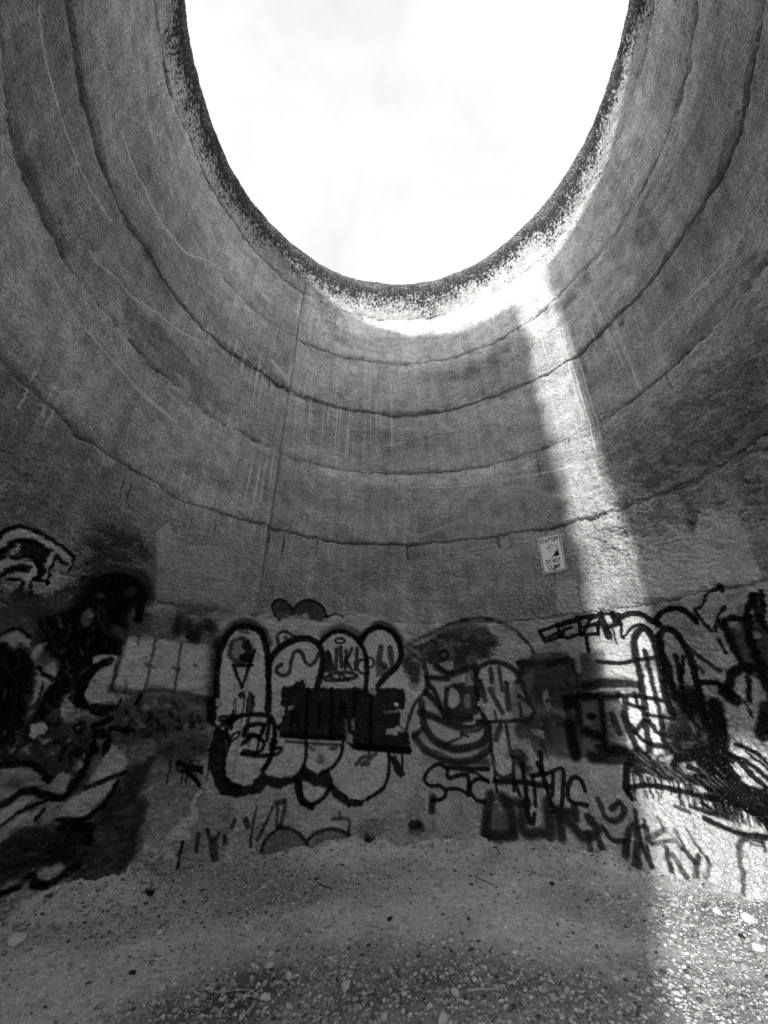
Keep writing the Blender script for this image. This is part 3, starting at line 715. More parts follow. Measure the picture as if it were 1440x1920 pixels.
# ---- running letters below the mouth
z6 = Z(700, 1400)
piece('graffiti_smear', 'row of smoky dark smears along the foot of the wall')
fill(z6((740,340),(860,320),(960,400),(970,600),(860,625),(740,620)), .07, .6, .06, .5, True)
for p, w in (([(790,320),(770,450),(755,615)],12),([(870,340),(930,440),(945,595)],13),([(1010,400),(1015,570),(1135,580)],12),([(1180,370),(1195,590)],15),([(1250,440),(1275,605)],13),([(1300,470),(1400,590),(1440,600)],13),([(1360,400),(1370,480)],10),([(1240,430),(1330,440)],11),([(400,340),(395,430)],9),([(760,590),(900,600)],12),([(900,370),(1030,380)],12)):
    line(z6(*p), w, .04, .92, .6, .15)
piece('graffiti_lettering', 'row of black hand-sprayed capitals running to the right under the mouth')
for p, w in (([(485,140),(440,115),(372,160),(345,220),(378,260),(450,265),(490,300),(470,345),(400,362)],5),([(502,145),(510,208),(632,190),(642,325)],5.5),([(495,285),(580,288),(645,325)],5),([(500,140),(640,150),(775,150)],6),([(640,172),(700,180),(775,235)],3.5),([(775,235),(710,215),(660,250),(658,310),(700,362),(745,370)],5),
  ([(1005,115),(1030,300),(1052,505)],6.5),([(820,235),(1000,240),(1195,268)],7),([(1128,40),(1150,200),(1180,300),(1212,430)],6.5),([(1068,195),(1180,178),(1282,158),(1272,395)],5.5),([(1078,200),(1098,395)],5),([(1445,395),(1330,362),(1318,270),(1350,208),(1400,222),(1435,295)],6),([(960,250),(990,330)],5),([(1110,110),(1140,180)],6),([(1215,190),(1210,330)],5),([(1090,450),(1080,510)],6),([(950,200),(950,300)],4.5),([(820,200),(835,300)],4)):
    line(z6(*p), w, B, .95, .3, .08)
# ---- right: boxed black letters
z = z7
piece('graffiti_lettering', 'smudged black boxed letters left of the tall bullet shapes')
fill(z((180,580),(340,580),(330,760),(200,780)), .09, .7, .04, .3); fill(z((230,660),(290,650),(300,740),(220,750)), .18, .6, .03, .2)
fill(z((60,890),(200,870),(450,870),(490,1000),(490,1240),(300,1320),(150,1285),(90,1150)), .055, .88, .02, .3); fill(z((190,930),(275,910),(290,1010),(200,1045)), .17, .8, .02); fill(z((360,960),(440,990),(440,1110),(380,1050)), .14, .7, .02, .3); ell(1040 + 250/3.6, 1060 + 1020/3.6, 10, 7, B)
line(z((200,815),(350,795),(500,805),(585,835)), 14, .025, .95, .4); line(z((300,870),(420,845),(560,840)), 6, .3, .7)
for p, w in (([(105,1080),(120,1180),(142,1280)],16),([(315,900),(345,1235)],8),([(70,905),(220,885),(430,878)],11),([(255,1295),(370,1300),(490,1290)],16),([(300,1230),(480,1250)],10),([(160,960),(170,1060)],10),([(80,960),(150,910)],10),([(390,1010),(440,1130)],9),([(210,1120),(300,1150)],13)): line(z(*p), w, B, .95, .4, .1)
piece('graffiti_lettering', 'two tall bullet-shaped letters outlined in thick black with bars across')
fill(z((580,640),(560,500),(600,450),(650,500),(690,600),(720,900),(785,980),(775,1120),(790,1180),(700,1270),(560,1240),(500,1050),(440,900),(560,860),(600,850)), .66, .92, .015, .08)
fill(z((730,520),(790,460),(870,540),(910,640),(820,660),(760,680)), .36, .7, .02, .2)
fill(z((750,820),(900,790),(980,830),(1040,1100),(960,1240),(800,1260),(760,1150),(790,1000)), .04, .88, .03, .15); fill(z((790,900),(830,890),(850,980),(810,970)), .4, .8); fill(z((900,1050),(980,1000),(1000,1080),(940,1130)), .3, .7)
fill(z((590,650),(690,640),(680,700),(600,710)), .22, .7)
for p, w in (([(640,1270),(620,1100),(605,900),(575,720),(545,600),(545,480),(595,428),(645,455),(685,545),(712,700),(745,860),(800,1010)],10),([(815,900),(765,700),(718,540),(730,445),(790,437),(850,500),(910,600),(950,750),(1000,950),(1035,1100)],10),
  ([(610,575),(650,750),(700,950),(740,1160),(790,1260)],7),([(815,610),(840,740),(880,920),(930,1040)],8),([(290,650),(450,662),(560,640),(700,622)],6),([(420,880),(550,880),(720,912)],6.5),([(630,1010),(785,1032)],5),([(510,940),(605,965)],5),([(515,1080),(600,1185),(770,1235)],7),([(540,1130),(620,1050),(700,1130),(780,1150)],7),([(540,870),(575,960)],6),([(480,900),(480,1050),(560,1240)],9),([(870,620),(850,760)],6),([(700,480),(735,640),(790,830)],7),([(730,650),(740,800)],7)):
    line(z(*p), w, B, .96, .3)
for p, w in (([(425,365),(500,330),(585,330),(650,372),(700,385)],8),([(685,375),(730,312),(820,292),(900,318),(958,378)],8.5),([(450,385),(460,488),(520,425),(595,402),(660,455)],4.5)): line(z(*p), w, B)
fill(z((640,360),(700,370),(750,410),(690,420)), B)
for p, w in (([(825,1165),(880,1150),(905,1195),(860,1215)],9),([(960,1080),(975,1150),(930,1230),(880,1245)],7)): line(z(*p), w, B)
fill(z((860,1190),(960,1180),(920,1230),(860,1230)), .36, .8)
line(z((905,555),(1000,630),(1108,712)), 6, .06, .85); line(z((930,640),(1010,730)), 5, .07, .8)
piece('graffiti_lettering', 'looping black letters at the right edge, high up')
fill(z((1180,420),(1290,360),(1400,330),(1500,640),(1480,790),(1290,700)), .045, .85, .03, .25, True)
ell(1040 + 1365/3.6, 1060 + 475/3.6, 8, 6, .35, .7, .02); fill(z((1210,400),(1260,400),(1250,470)), .3, .6, .02)
for p, w in (([(1135,420),(1145,375),(1210,355),(1290,350),(1350,205)],8),([(1350,205),(1380,330),(1450,450)],9.5),([(1150,400),(1200,520),(1280,690)],10),([(1300,350),(1335,560),(1430,700)],12),([(1393,180),(1420,310)],7),([(1150,280),(1105,370),(1095,445)],5),([(1115,132),(1040,190),(1000,280),(958,310),(1060,440)],5.5),([(1085,138),(1125,175)],5.5),([(1110,500),(1160,590)],5),
  ([(1000,790),(1100,798),(1180,850)],8),([(1180,890),(1195,745),(1280,690),(1380,715),(1450,830),(1500,1000)],13),([(1312,720),(1312,915)],8),([(1150,860),(1220,905)],17),([(1430,960),(1400,1140)],18),([(1280,920),(1330,1025)],4)): line(z(*p), w, B, .95, .35)
line(z((1130,150),(1290,140),(1440,100)), 4, .08, .6, .8, own=False)
piece('graffiti_block', 'broad black hatched mass with dripping lower edge at the right')
z8 = Z(1040, 1360)
fill([(1245,1300),(1300,1290),(1330,1330),(1350,1480),(1290,1450),(1240,1400)], .02, .9, .02, .3, True)
line(z((1090,945),(1115,1100),(1130,1400)), 21, B, .97, .3)
fill(z8((470,150),(600,170),(700,190),(850,190),(1000,130),(1050,60),(1150,60),(1170,180),(1320,360),(1500,500),(1500,720),(1300,590),(1100,460),(940,400),(800,385),(640,345),(520,335),(485,260)), B, .97, .02, 0, False, True, 1.8)
for p in ([(700,215),(790,200),(765,275)], [(835,265),(950,250),(985,310),(870,330)], [(640,200),(690,190),(680,230)]): fill(z8(*p), .36, .85, .015, .2)
line(z8((905,280),(960,300)), 8, B)
for i in range(26):
    x = random.uniform(520, 1100); y = 150 + (x - 520) * .2 + random.uniform(0, 120); line(z8((x, y), (x + 70, y + 60)), 1.6, .2, .5, own=False)
drips(1185, 1300, 1452, 30, 8, 28, 2.6, slope=.16); drips(1290, 1440, 1470, 34, 8, 30, 2.6, slope=.5)
line(z8((475,425),(620,405),(800,430),(1000,480),(1200,525),(1500,680)), 7.5, B); line(z8((490,270),(488,430),(520,490)), 9, B); drips(1178, 1320, 1478, 24, 6, 22, 2.4, slope=.12)
fill(z8((1010,420),(1120,430),(1195,520),(1192,625),(1080,590)), B); line(z8((915,545),(1050,592),(1190,632)), 5.5, B, wear=.2); line(z8((1005,530),(1090,590)), 6, B); line(z8((1010,625),(1150,692),(1250,730),(1500,760)), 7, B); line(z8((815,545),(912,588)), 5, .05, .85)
for i in range(4): line(z8((930 + i * 30, 555 + i * 4), (1040 + i * 20, 600 + i * 6)), 4, .05, .8)
piece('graffiti_letter', 'pale slanting leaf shapes with black contours at the right edge')
fill(z8((1180,170),(1300,150),(1440,330),(1480,420),(1390,400),(1230,260)), .50, .9); fill(z8((1200,260),(1300,300),(1420,420),(1330,420),(1240,330)), .5, .9)
for p, w in (([(1180,190),(1320,262),(1480,390)],7),([(1195,205),(1300,300),(1390,390),(1435,430)],8),([(1230,130),(1350,180),(1480,300)],6),([(1300,180),(1440,300)],4)): line(z8(*p), w, B)
piece('graffiti_lettering', 'worn scratchy black letters on the sunlit foot of the wall at the right')
for p, w in (([(290,500),(350,620),(420,645),(468,585),(440,520),(385,565)],7.5),([(325,680),(385,765),(470,780)],6),([(262,900),(240,770),(290,755),(345,870),(445,1040)],8.5),([(445,1040),(480,880),(505,700),(555,690),(562,850),(525,1010),(470,1030)],9),([(575,910),(600,1070)],9),([(540,570),(560,680),(600,810)],6),([(605,640),(640,860),(720,1030),(775,1115)],5),([(600,820),(660,960),(705,1020)],5),([(640,760),(750,700)],7),([(700,620),(730,700)],3.5),([(655,800),(800,775),(865,830)],5),([(755,820),(800,980),(860,1110)],7),([(815,700),(865,800)],5),([(890,700),(1000,860)],4),([(805,870),(900,1020),(965,1105)],7),([(875,830),(950,920),(975,1020)],6),([(975,880),(955,1060),(1005,1090)],7),([(1030,890),(1048,960),(1028,1030)],6),([(1000,1065),(1065,1075)],7),([(1105,1085),(1180,1160),(1255,1215)],7),([(1080,1200),(1185,1190)],6.5),([(820,1040),(900,1110)],6),([(570,690),(620,680),(660,800)],5),([(230,620),(290,700),(240,740)],12),([(590,1060),(620,1100)],8)):
    line(z8(*p), w, .04, .92, .35, .38)
for p, w in (([(1395,785),(1270,768),(1248,850),(1258,940),(1290,1080),(1300,1260),(1340,1320)],6.5),([(1395,770),(1412,850)],5),([(1320,800),(1390,820)],3)): line(z8(*p), w, .05, .9, .35, .25)

# ------------------------------------------------------------------ materials
def mat(name):
    m = bpy.data.materials.new(name)
    m.use_nodes = True
    t = m.node_tree
    b = t.nodes['Principled BSDF']
    b.inputs['Specular IOR Level'].default_value = 0.06
    return m, t, b
def noise(t, scale, detail=4, rough=0.55, vec=None, dist=0.0):
    n = N(t, 'ShaderNodeTexNoise')
    n.inputs['Scale'].default_value = scale; n.inputs['Detail'].default_value = detail
    n.inputs['Roughness'].default_value = rough; n.inputs['Distortion'].default_value = dist
    if vec is not None: t.links.new(vec, n.inputs['Vector'])
    return n.outputs['Fac']
def mth(t, op, a, b=None, clamp=False):
    n = N(t, 'ShaderNodeMath', operation=op); n.use_clamp = clamp
    for i, v in enumerate((a, b)):
        if v is None: continue
        if hasattr(v, 'is_linked') or hasattr(v, 'links'): t.links.new(v, n.inputs[i])
        else: n.inputs[i].default_value = v
    return n.outputs[0]
def rng_(t, v, a, b, c, d, smoothst=False):
    n = N(t, 'ShaderNodeMapRange')
    if smoothst: n.interpolation_type = 'SMOOTHSTEP'
    t.links.new(v, n.inputs['Value'])
    for k, x in zip(('From Min', 'From Max', 'To Min', 'To Max'), (a, b, c, d)): n.inputs[k].default_value = x
    return n.outputs[0]
def fmix(t, f, a, b):
    n = N(t, 'ShaderNodeMix', data_type='FLOAT')
    for i, v in ((0, f), (2, a), (3, b)):
        if hasattr(v, 'links'): t.links.new(v, n.inputs[i])
        else: n.inputs[i].default_value = v
    return n.outputs[0]
def attr(t, name):
    n = N(t, 'ShaderNodeAttribute'); n.attribute_name = name
    return n.outputs['Fac']
def scaled(t, vec, s):
    n = N(t, 'ShaderNodeMapping'); n.inputs['Scale'].default_value = s
    t.links.new(vec, n.inputs[0]); return n.outputs[0]

M_WALL, t, b = mat('weathered_concrete')
vec = N(t, 'ShaderNodeTexCoord').outputs['Object']
big = noise(t, 0.7, 5, 0.6, vec)
mid = noise(t, 5.0, 5, 0.6, vec)
run = noise(t, 1.0, 4, 0.6, scaled(t, vec, (9, 9, 0.5)))          # weather runs down the face
gmod = rng_(t, noise(t, 1.1, 4, 0.6, vec), 0.36, 0.64, 0.25, 1.25)
grit = mth(t, 'ADD', mth(t, 'MULTIPLY', mth(t, 'SUBTRACT', noise(t, 75, 3, 0.7, vec), 0.5), gmod), 0.5)
speck = noise(t, 34, 4, 0.75, vec)
base = rng_(t, big, 0.32, 0.68, 0.50, 0.80)
base = mth(t, 'MULTIPLY', base, rng_(t, mid, 0.3, 0.7, 0.72, 1.26))
base = mth(t, 'MULTIPLY', base, rng_(t, run, 0.3, 0.7, 0.82, 1.16))
base = mth(t, 'MULTIPLY', base, rng_(t, grit, 0.3, 0.7, 0.34, 1.66))
base = mth(t, 'MULTIPLY', base, rng_(t, speck, 0.3, 0.7, 0.52, 1.46))
base = mth(t, 'MULTIPLY', base, attr(t, 'tone'))
# lichen speckle below the rim
lic = attr(t, 'lichen')
ln = noise(t, 21, 4, 0.75, scaled(t, vec, (1, 1, 0.55)))
lf = rng_(t, mth(t, 'SUBTRACT', lic, rng_(t, ln, 0.33, 0.67, 0.0, 1.0)), -0.06, 0.10, 0, 1)
base = fmix(t, lf, base, mth(t, 'MULTIPLY', rng_(t, grit, 0.35, 0.65, 0.02, 0.07), 1.0))
wl = rng_(t, mth(t, 'MULTIPLY', noise(t, 48, 3, 0.7, vec), lic), 0.50, 0.58, 0, 1)
base = fmix(t, wl, base, 0.42)
# paint
pa = attr(t, 'cover'); pv = attr(t, 'paint')
pn = noise(t, 58, 3, 0.75, vec)
pf = rng_(t, mth(t, 'ADD', pa, mth(t, 'MULTIPLY', mth(t, 'SUBTRACT', pn, 0.5), 1.0)), 0.41, 0.59, 0, 1, True)
pf = mth(t, 'MULTIPLY', pf, rng_(t, pa, 0.0, 0.12, 0, 1))
chip = rng_(t, noise(t, 50, 3, 0.65, vec), 0.60, 0.70, 0, 0.30)
pf = mth(t, 'MULTIPLY', pf, mth(t, 'SUBTRACT', 1.0, chip))          # paint missing in flecks, which also stand in for sparkle off the relief
pvv = mth(t, 'MULTIPLY', pv, rng_(t, grit, 0.3, 0.7, 0.55, 1.52))
pvv = mth(t, 'MULTIPLY', pvv, rng_(t, mid, 0.3, 0.7, 0.85, 1.14))
col = fmix(t, pf, base, pvv)
cmb = N(t, 'ShaderNodeCombineColor')
for i in range(3): t.links.new(col, cmb.inputs[i])
t.links.new(cmb.outputs[0], b.inputs['Base Color'])
t.links.new(fmix(t, pf, 0.95, 0.62), b.inputs['Roughness'])
bh = mth(t, 'ADD', mth(t, 'MULTIPLY', noise(t, 42, 5, 0.7, vec, 0.6), 1.0), mth(t, 'MULTIPLY', grit, 0.45))
vor = N(t, 'ShaderNodeTexVoronoi'); vor.inputs['Scale'].default_value = 38
t.links.new(scaled(t, vec, (1, 1, 1.5)), vor.inputs['Vector'])
bh = mth(t, 'SUBTRACT', bh, mth(t, 'MULTIPLY', vor.outputs['Distance'], 0.6))
bump = N(t, 'ShaderNodeBump'); bump.inputs['Strength'].default_value = 1.0; bump.inputs['Distance'].default_value = 0.036
t.links.new(bh, bump.inputs['Height']); t.links.new(bump.outputs[0], b.inputs['Normal'])

def grey_mat(name, lo, hi, scale, rough=0.9, bumpd=0.004, use_tone=False):
    m, t, b = mat(name)
    vec = N(t, 'ShaderNodeTexCoord').outputs['Object']
    n1 = noise(t, scale, 5, 0.65, vec)
    v = rng_(t, n1, 0.3, 0.7, lo, hi)
    if use_tone: v = mth(t, 'MULTIPLY', v, attr(t, 'tone'))
    c = N(t, 'ShaderNodeCombineColor')
    for i in range(3): t.links.new(v, c.inputs[i])
    t.links.new(c.outputs[0], b.inputs['Base Color'])
    b.inputs['Roughness'].default_value = rough
    if bumpd:
        bm_ = N(t, 'ShaderNodeBump'); bm_.inputs['Distance'].default_value = bumpd; bm_.inputs['Strength'].default_value = 0.8
        t.links.new(noise(t, scale * 2.2, 4, 0.65, vec), bm_.inputs['Height']); t.links.new(bm_.outputs[0], b.inputs['Normal'])
    return m
M_CORE = grey_mat('rough_concrete_core', .16, .32, 9)
M_GRAV = grey_mat('gravel_stone', .26, .50, 60, .9, .002, True)
M_STONE = grey_mat('loose_stone', .32, .55, 22, .9, .004)
M_STONE_PALE = grey_mat('pale_stone', .58, .78, 20, .9, .004)
M_STONE_DARK = grey_mat('dark_stone', .02, .06, 20, .85, .004)
M_TWIG = grey_mat('dry_twig', .35, .6, 60, .9, .001)
M_WEED = grey_mat('dark_weed', .015, .05, 40, .9, 0)
M_SIGNW = grey_mat('sign_white_sheeting', .78, .86, 25, .45, 0)
M_SIGNK = grey_mat('sign_black_print', .012, .03, 60, .5, 0)
M_METAL = grey_mat('dull_metal', .05, .16, 80, .5, .0005)

# ------------------------------------------------------------------ floor
def floor_h(x, y):
    r = np.hypot(x, y)
    h = (fbm(x * 0.9 + 4, y * 0.9, 3, 201) - 0.5) * 0.09 + (fbm(x * 5, y * 5, 3, 211) - 0.5) * 0.02
    h += 0.03 * sstep(2.6, 3.5, r) + 0.34 * sstep(2.95, 3.5, r) * np.maximum(fbm(x * 2.4, y * 2.4, 4, 216) - .30, 0)
    return h * sstep(9, 4, r)
inner = np.linspace(-3.75, 3.75, 300)
outer = np.array([4.2, 5, 7, 10, 16, 30, 60, 120, 300, 900])
ax = np.concatenate([-outer[::-1], inner, outer])
FX, FY = np.meshgrid(ax, ax)
FZ = floor_h(FX, FY) + np.where(np.hypot(FX, FY) < 4, (fbm(FX * 26, FY * 26, 2, 221, .7) - 0.5) * 0.022, 0)
n = len(ax)
idx = np.arange(n * n).reshape(n, n)
Fq = np.stack([idx[:-1, :-1], idx[:-1, 1:], idx[1:, 1:], idx[1:, :-1]], -1).reshape(-1, 4)
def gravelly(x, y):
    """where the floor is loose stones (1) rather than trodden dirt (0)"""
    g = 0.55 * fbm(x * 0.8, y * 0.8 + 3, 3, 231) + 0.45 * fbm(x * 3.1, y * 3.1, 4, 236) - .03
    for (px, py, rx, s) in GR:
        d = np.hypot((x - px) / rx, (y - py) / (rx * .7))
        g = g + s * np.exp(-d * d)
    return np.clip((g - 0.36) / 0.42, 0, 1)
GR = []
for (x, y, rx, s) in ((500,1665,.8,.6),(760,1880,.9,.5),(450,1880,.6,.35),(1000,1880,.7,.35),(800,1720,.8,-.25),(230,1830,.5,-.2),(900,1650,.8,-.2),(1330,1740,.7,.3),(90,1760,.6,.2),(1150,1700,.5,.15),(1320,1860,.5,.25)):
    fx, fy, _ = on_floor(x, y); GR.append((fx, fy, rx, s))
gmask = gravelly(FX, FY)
dark_ground = np.clip((fbm(FX * 1.6, FY * 1.6, 4, 241) - .42) * 3, 0, 1) * gmask
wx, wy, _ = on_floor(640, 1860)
dark_ground = np.clip(dark_ground * .5 + (0.35 + 0.9 * fbm(FX * 4, FY * 4, 4, 246)) * 0.75 * np.exp(-(((FX - wx) / 1.1) ** 2 + ((FY - wy) / .42) ** 2)), 0, 1)  # darker ground tone: noise patches plus an oval near the viewer
M_GROUND, t, b = mat('gravelly_dirt')
vec = N(t, 'ShaderNodeTexCoord').outputs['Object']
g1 = noise(t, 2.0, 6, .68, vec); g2 = noise(t, 85, 4, .75, vec); g3 = noise(t, 18, 5, .75, vec)
v = rng_(t, g1, .3, .7, .60, .78)
v = mth(t, 'MULTIPLY', v, rng_(t, g2, .3, .7, .50, 1.45)); v = mth(t, 'MULTIPLY', v, rng_(t, g3, .3, .7, .62, 1.32))
v = mth(t, 'MULTIPLY', v, attr(t, 'tone'))
c = N(t, 'ShaderNodeCombineColor')
for i in range(3): t.links.new(v, c.inputs[i])
t.links.new(c.outputs[0], b.inputs['Base Color']); b.inputs['Roughness'].default_value = .95
vo = N(t, 'ShaderNodeTexVoronoi'); vo.inputs['Scale'].default_value = 70; t.links.new(vec, vo.inputs['Vector'])
bm_ = N(t, 'ShaderNodeBump'); bm_.inputs['Distance'].default_value = .012; bm_.inputs['Strength'].default_value = .9
t.links.new(mth(t, 'SUBTRACT', g2, mth(t, 'MULTIPLY', vo.outputs['Distance'], .7)), bm_.inputs['Height']); t.links.new(bm_.outputs[0], b.inputs['Normal'])
me = np_mesh('gravel_floor', np.stack([FX, FY, FZ], -1).reshape(-1, 3), Fq, {'tone': (1.08 - .66 * dark_ground - .30 * gmask).ravel()})
tag(link('ground', me, M_GROUND), kind='structure')

# ------------------------------------------------------------------ the round wall
silo = bpy.data.objects.new('concrete_tower', None)
S.collection.objects.link(silo)
tag(silo, 'roofless round concrete tower wall, stained and covered in graffiti near the ground', 'tower')

def sample(arr, u, z, nearest=False):
    x = (u - U0) / DU; y = (z - Z0) / DU
    ins = (x >= 0) & (x < NU - 1) & (y >= 0) & (y < NZ - 1)
    x = np.clip(x, 0, NU - 1.001); y = np.clip(y, 0, NZ - 1.001)
    if nearest:
        return np.where(ins, arr[np.round(y).astype(int), np.round(x).astype(int)], 0)
    xi = x.astype(int); yi = y.astype(int); fx = x - xi; fy = y - yi
    r_ = (arr[yi, xi] * (1 - fx) + arr[yi, xi + 1] * fx) * (1 - fy) + (arr[yi + 1, xi] * (1 - fx) + arr[yi + 1, xi + 1] * fx) * fy
    return np.where(ins, r_, 0)

def wall_xyz(u, z, h):
    th = u / R; r = R - h
    return np.stack([r * np.sin(th), r * np.cos(th), z], -1)

BUR = HOLES.pop(0)
def burrow(u, z, k):
    """animal hole at the foot of the back wall"""
    a = np.arctan2(z - BUR[1], u - BUR[0])
    rr = BUR[2] * k * (1 + .25 * (vnoise(a * 1.3 + 9, a * 0, 14) - .5))
    return np.hypot(u - BUR[0], (z - BUR[1]) / .85) < rr
def course(i, ua, ub, du, dz):
    """one lift of concrete between joint i-1 (above) and joint i (below), from arc ua to ub; graffiti cells are split off"""
    nu = max(2, int(round((ub - ua) / du)) + 1)
    u = np.linspace(ua, ub, nu)
    gapn = lambda k: 0.018 + 0.026 * sstep(0.40, 0.66, fbm(u * 1.1, u * 0 + k, 4, 300 + k)) if 0 <= k < len(rings) else u * 0
    weak = (1, 1, 1, 1, 1, 0.35)
    zt = joint_z(i - 1, u) - (gapn(i - 1) * (weak[i - 1] if i > 0 else 1)) * .5
    zb = joint_z(i, u) + (gapn(i) * (weak[i] if i < len(rings) else 1)) * .5
    nz = max(2, int(round((zt - zb).mean() / dz)) + 1)
    f = np.linspace(0, 1, nz)[:, None]
    Zg = zb[None] * (1 - f) + zt[None] * f
    Ug = np.repeat(u[None], nz, 0)
    Ug = Ug.copy()
    h = relief(Ug, Zg)
    # worn arrises along the joints
    if i > 0: h -= 0.020 * np.exp(-(zt[None] - Zg) / 0.022) * (gapn(i - 1)[None] / 0.034)
    if i < len(rings): h -= 0.020 * np.exp(-(Zg - zb[None]) / 0.022) * (gapn(i)[None] / 0.034)
    if i == 0: h -= 0.03 * np.exp(-(zt[None] - Zg) / 0.03)
    # spalled lips along the joints
    for zz, on in ((zt, i > 0), (zb, i < len(rings))):
        if not on: continue
        dj = np.abs(Zg - zz[None])
        sp = sstep(0.50, 0.66, fbm(Ug * 2.2, Zg * 3.5, 3, 430)) * np.exp(-(dj / 0.13) ** 2)
        h -= sp * (0.008 + 0.035 * fbm(Ug * 17, Zg * 22, 3, 440))
        sp2 = sstep(0.55, 0.70, fbm(Ug * 7, Zg * 9, 3, 450)) * np.exp(-(dj / 0.05) ** 2)
        h -= sp2 * 0.035
    # small step from lift to lift
    h += (hash2(np.array([i]), np.array([int(ua > SEAM_U - .01)]), 5)[0] - 0.5) * 0.038
    d = np.hypot(Ug - ARC[0], (Zg - ARC[1]))
    h -= .09 * np.exp(-((d - ARC[2]) / .02) ** 2) * (Zg > ARC[1] - .1) * (i in (4, 5))
    V = wall_xyz(Ug, Zg, h).reshape(-1, 3)
    cover = sample(CA, Ug, Zg); paint = sample(CV, Ug, Zg)
    own = sample(CO, (Ug[:-1, :-1] + Ug[1:, 1:]) / 2, (Zg[:-1, :-1] + Zg[1:, 1:]) / 2, True).astype(int)
    lich = np.zeros_like(Ug)
    if i <= 1:
        dd = (H_TOP - Zg) / (1.02 + 0.9 * (fbm(Ug * 1.3, Ug * 0, 3, 400) - .5))
        lich = np.clip(1.12 - 0.74 * dd + 0.35 * (fbm(Ug * 5, Zg * 3, 3, 410) - .5), 0, 1)
    tone = 0.88 + 0.22 * hash2(np.array([i * 3]), np.array([2 + int(ua > SEAM_U - .01)]), 8)[0] + 0 * Ug
    tone = tone * (1 - 0.14 * sstep(5.0, 3.8, Zg) * (0.55 + 0.9 * fbm(Ug * 0.8, Zg * 1.2, 3, 460)))
    tone = tone * (0.72 + 0.56 * fbm(Ug * 0.45 + 0.6 * fbm(Ug * 1.1, Zg * 1.6, 2, 470), Zg * 2.1, 4, 471))
    # lime-pale bands under joints
    tone = tone * (1 - 0.24 * sstep(H_TOP - 1.9, H_TOP - 0.7, Zg))          # wall top darkened in its colour to dim the sunlit crescent
    if i > 0:
        tone = tone * (1 + 0.30 * np.exp(-(zt[None] - Zg) / 0.10) * sstep(.45, .65, fbm(Ug * 1.5, Zg * 2, 3, 420)))
    tone = tone * np.where(sample(CT, Ug, Zg) > 0, sample(CT, Ug, Zg), 1)
    A = {'cover': cover.ravel(), 'paint': paint.ravel(), 'lichen': lich.ravel(), 'tone': tone.ravel()}
    idx = np.arange(nz * nu).reshape(nz, nu)
    Q = np.stack([idx[:-1, :-1], idx[:-1, 1:], idx[1:, 1:], idx[1:, :-1]], -1)
    uc = (Ug[:-1, :-1] + Ug[1:, 1:]) / 2; zc = (Zg[:-1, :-1] + Zg[1:, 1:]) / 2
    ucm = np.mod(uc, 2 * math.pi * R)
    hole = (ucm > open_edge(zc, 0)) & (ucm < open_edge(zc, 1))
    keep = ~hole & ~burrow(uc, zc, 1.0)
    # skirt to the back along every free edge
    kp = np.pad(keep, 1)
    e = []
    K = keep
    c = K & ~kp[:-2, 1:-1]; e.append(np.stack([idx[:-1, :-1][c], idx[:-1, 1:][c]], -1))
    c = K & ~kp[2:, 1:-1]; e.append(np.stack([idx[1:, 1:][c], idx[1:, :-1][c]], -1))
    c = K & ~kp[1:-1, :-2]; e.append(np.stack([idx[1:, :-1][c], idx[:-1, :-1][c]], -1))
    c = K & ~kp[1:-1, 2:]; e.append(np.stack([idx[:-1, 1:][c], idx[1:, 1:][c]], -1))
    e = np.concatenate(e)
    back = wall_xyz(Ug, Zg, np.full_like(Ug, -0.42)).reshape(-1, 3)
    ids = np.unique(e); mp_ = np.full(nz * nu, -1); mp_[ids] = len(V) + np.arange(len(ids))
    VV = np.vstack([V, back[ids]])
    AA = {k: np.concatenate([a, a[ids] * (0 if k in ('cover',) else 1)]) for k, a in A.items()}
    skirt = np.stack([e[:, 1], e[:, 0], mp_[e[:, 0]], mp_[e[:, 1]]], -1)
    plain = keep & (own == 0)
    Fp = np.vstack([Q[plain], skirt])
    v_, f_, a_ = compact(VV, Fp, AA)
    link('concrete_panel', np_mesh('concrete_panel', v_, f_[:, ::-1], a_), M_WALL, silo)
    for k in np.unique(own[keep]):
        if k == 0: continue
        GRAF.setdefault(k, []).append((VV, Q[keep & (own == k)], AA))
GRAF = {}
def islands(V, F, cell=0.05, least=25):
    """face masks of the well separated islands of a painted piece, largest first; crumbs stay with the largest"""
    c = V[F].mean(1)
    key = np.stack([np.floor(np.arctan2(c[:, 0], c[:, 1]) * R / cell), np.floor(c[:, 2] / cell)], -1).astype(int)
    cells, inv = np.unique(key, axis=0, return_inverse=True); inv = inv.ravel()
    look = {tuple(k): i for i, k in enumerate(cells)}; lab = np.full(len(cells), -1); n = 0
    for i in range(len(cells)):
        if lab[i] >= 0: continue
        st = [i]; lab[i] = n
        while st:
            a, b = cells[st.pop()]
            for da in (-1, 0, 1):
                for db in (-1, 0, 1):
                    j = look.get((a + da, b + db))
                    if j is not None and lab[j] < 0: lab[j] = n; st.append(j)
        n += 1
    fl = lab[inv]; cnt = np.bincount(fl, minlength=n); order = np.argsort(-cnt)
    big = [o for o in order if cnt[o] >= least] or [order[0]]
    if max(cnt) < least: big = list(order)
    out = [fl == o for o in big]
    out[0] = ~np.isin(fl, big[1:])
    return out
UL, UR, UE = rad(-127) * R, rad(122) * R, rad(233) * R
FINE, MED, COARSE = 0.0095, 0.0145, 0.05
for i in range(7):
    if i >= 5: a_, b_, d_, s_ = rad(-104) * R, rad(104) * R, FINE, FINE
    else: a_, b_, d_, s_ = UL, UR, MED, (MED if i > 0 else 0.012)
    course(i, a_, SEAM_U - .004, d_, s_)
    course(i, SEAM_U + .004, b_, d_, s_)
    mid_ = rad(189) * R
    course(i, b_ + .004, mid_, COARSE, COARSE)
    course(i, mid_, a_ + 2 * math.pi * R - .004, COARSE, COARSE)
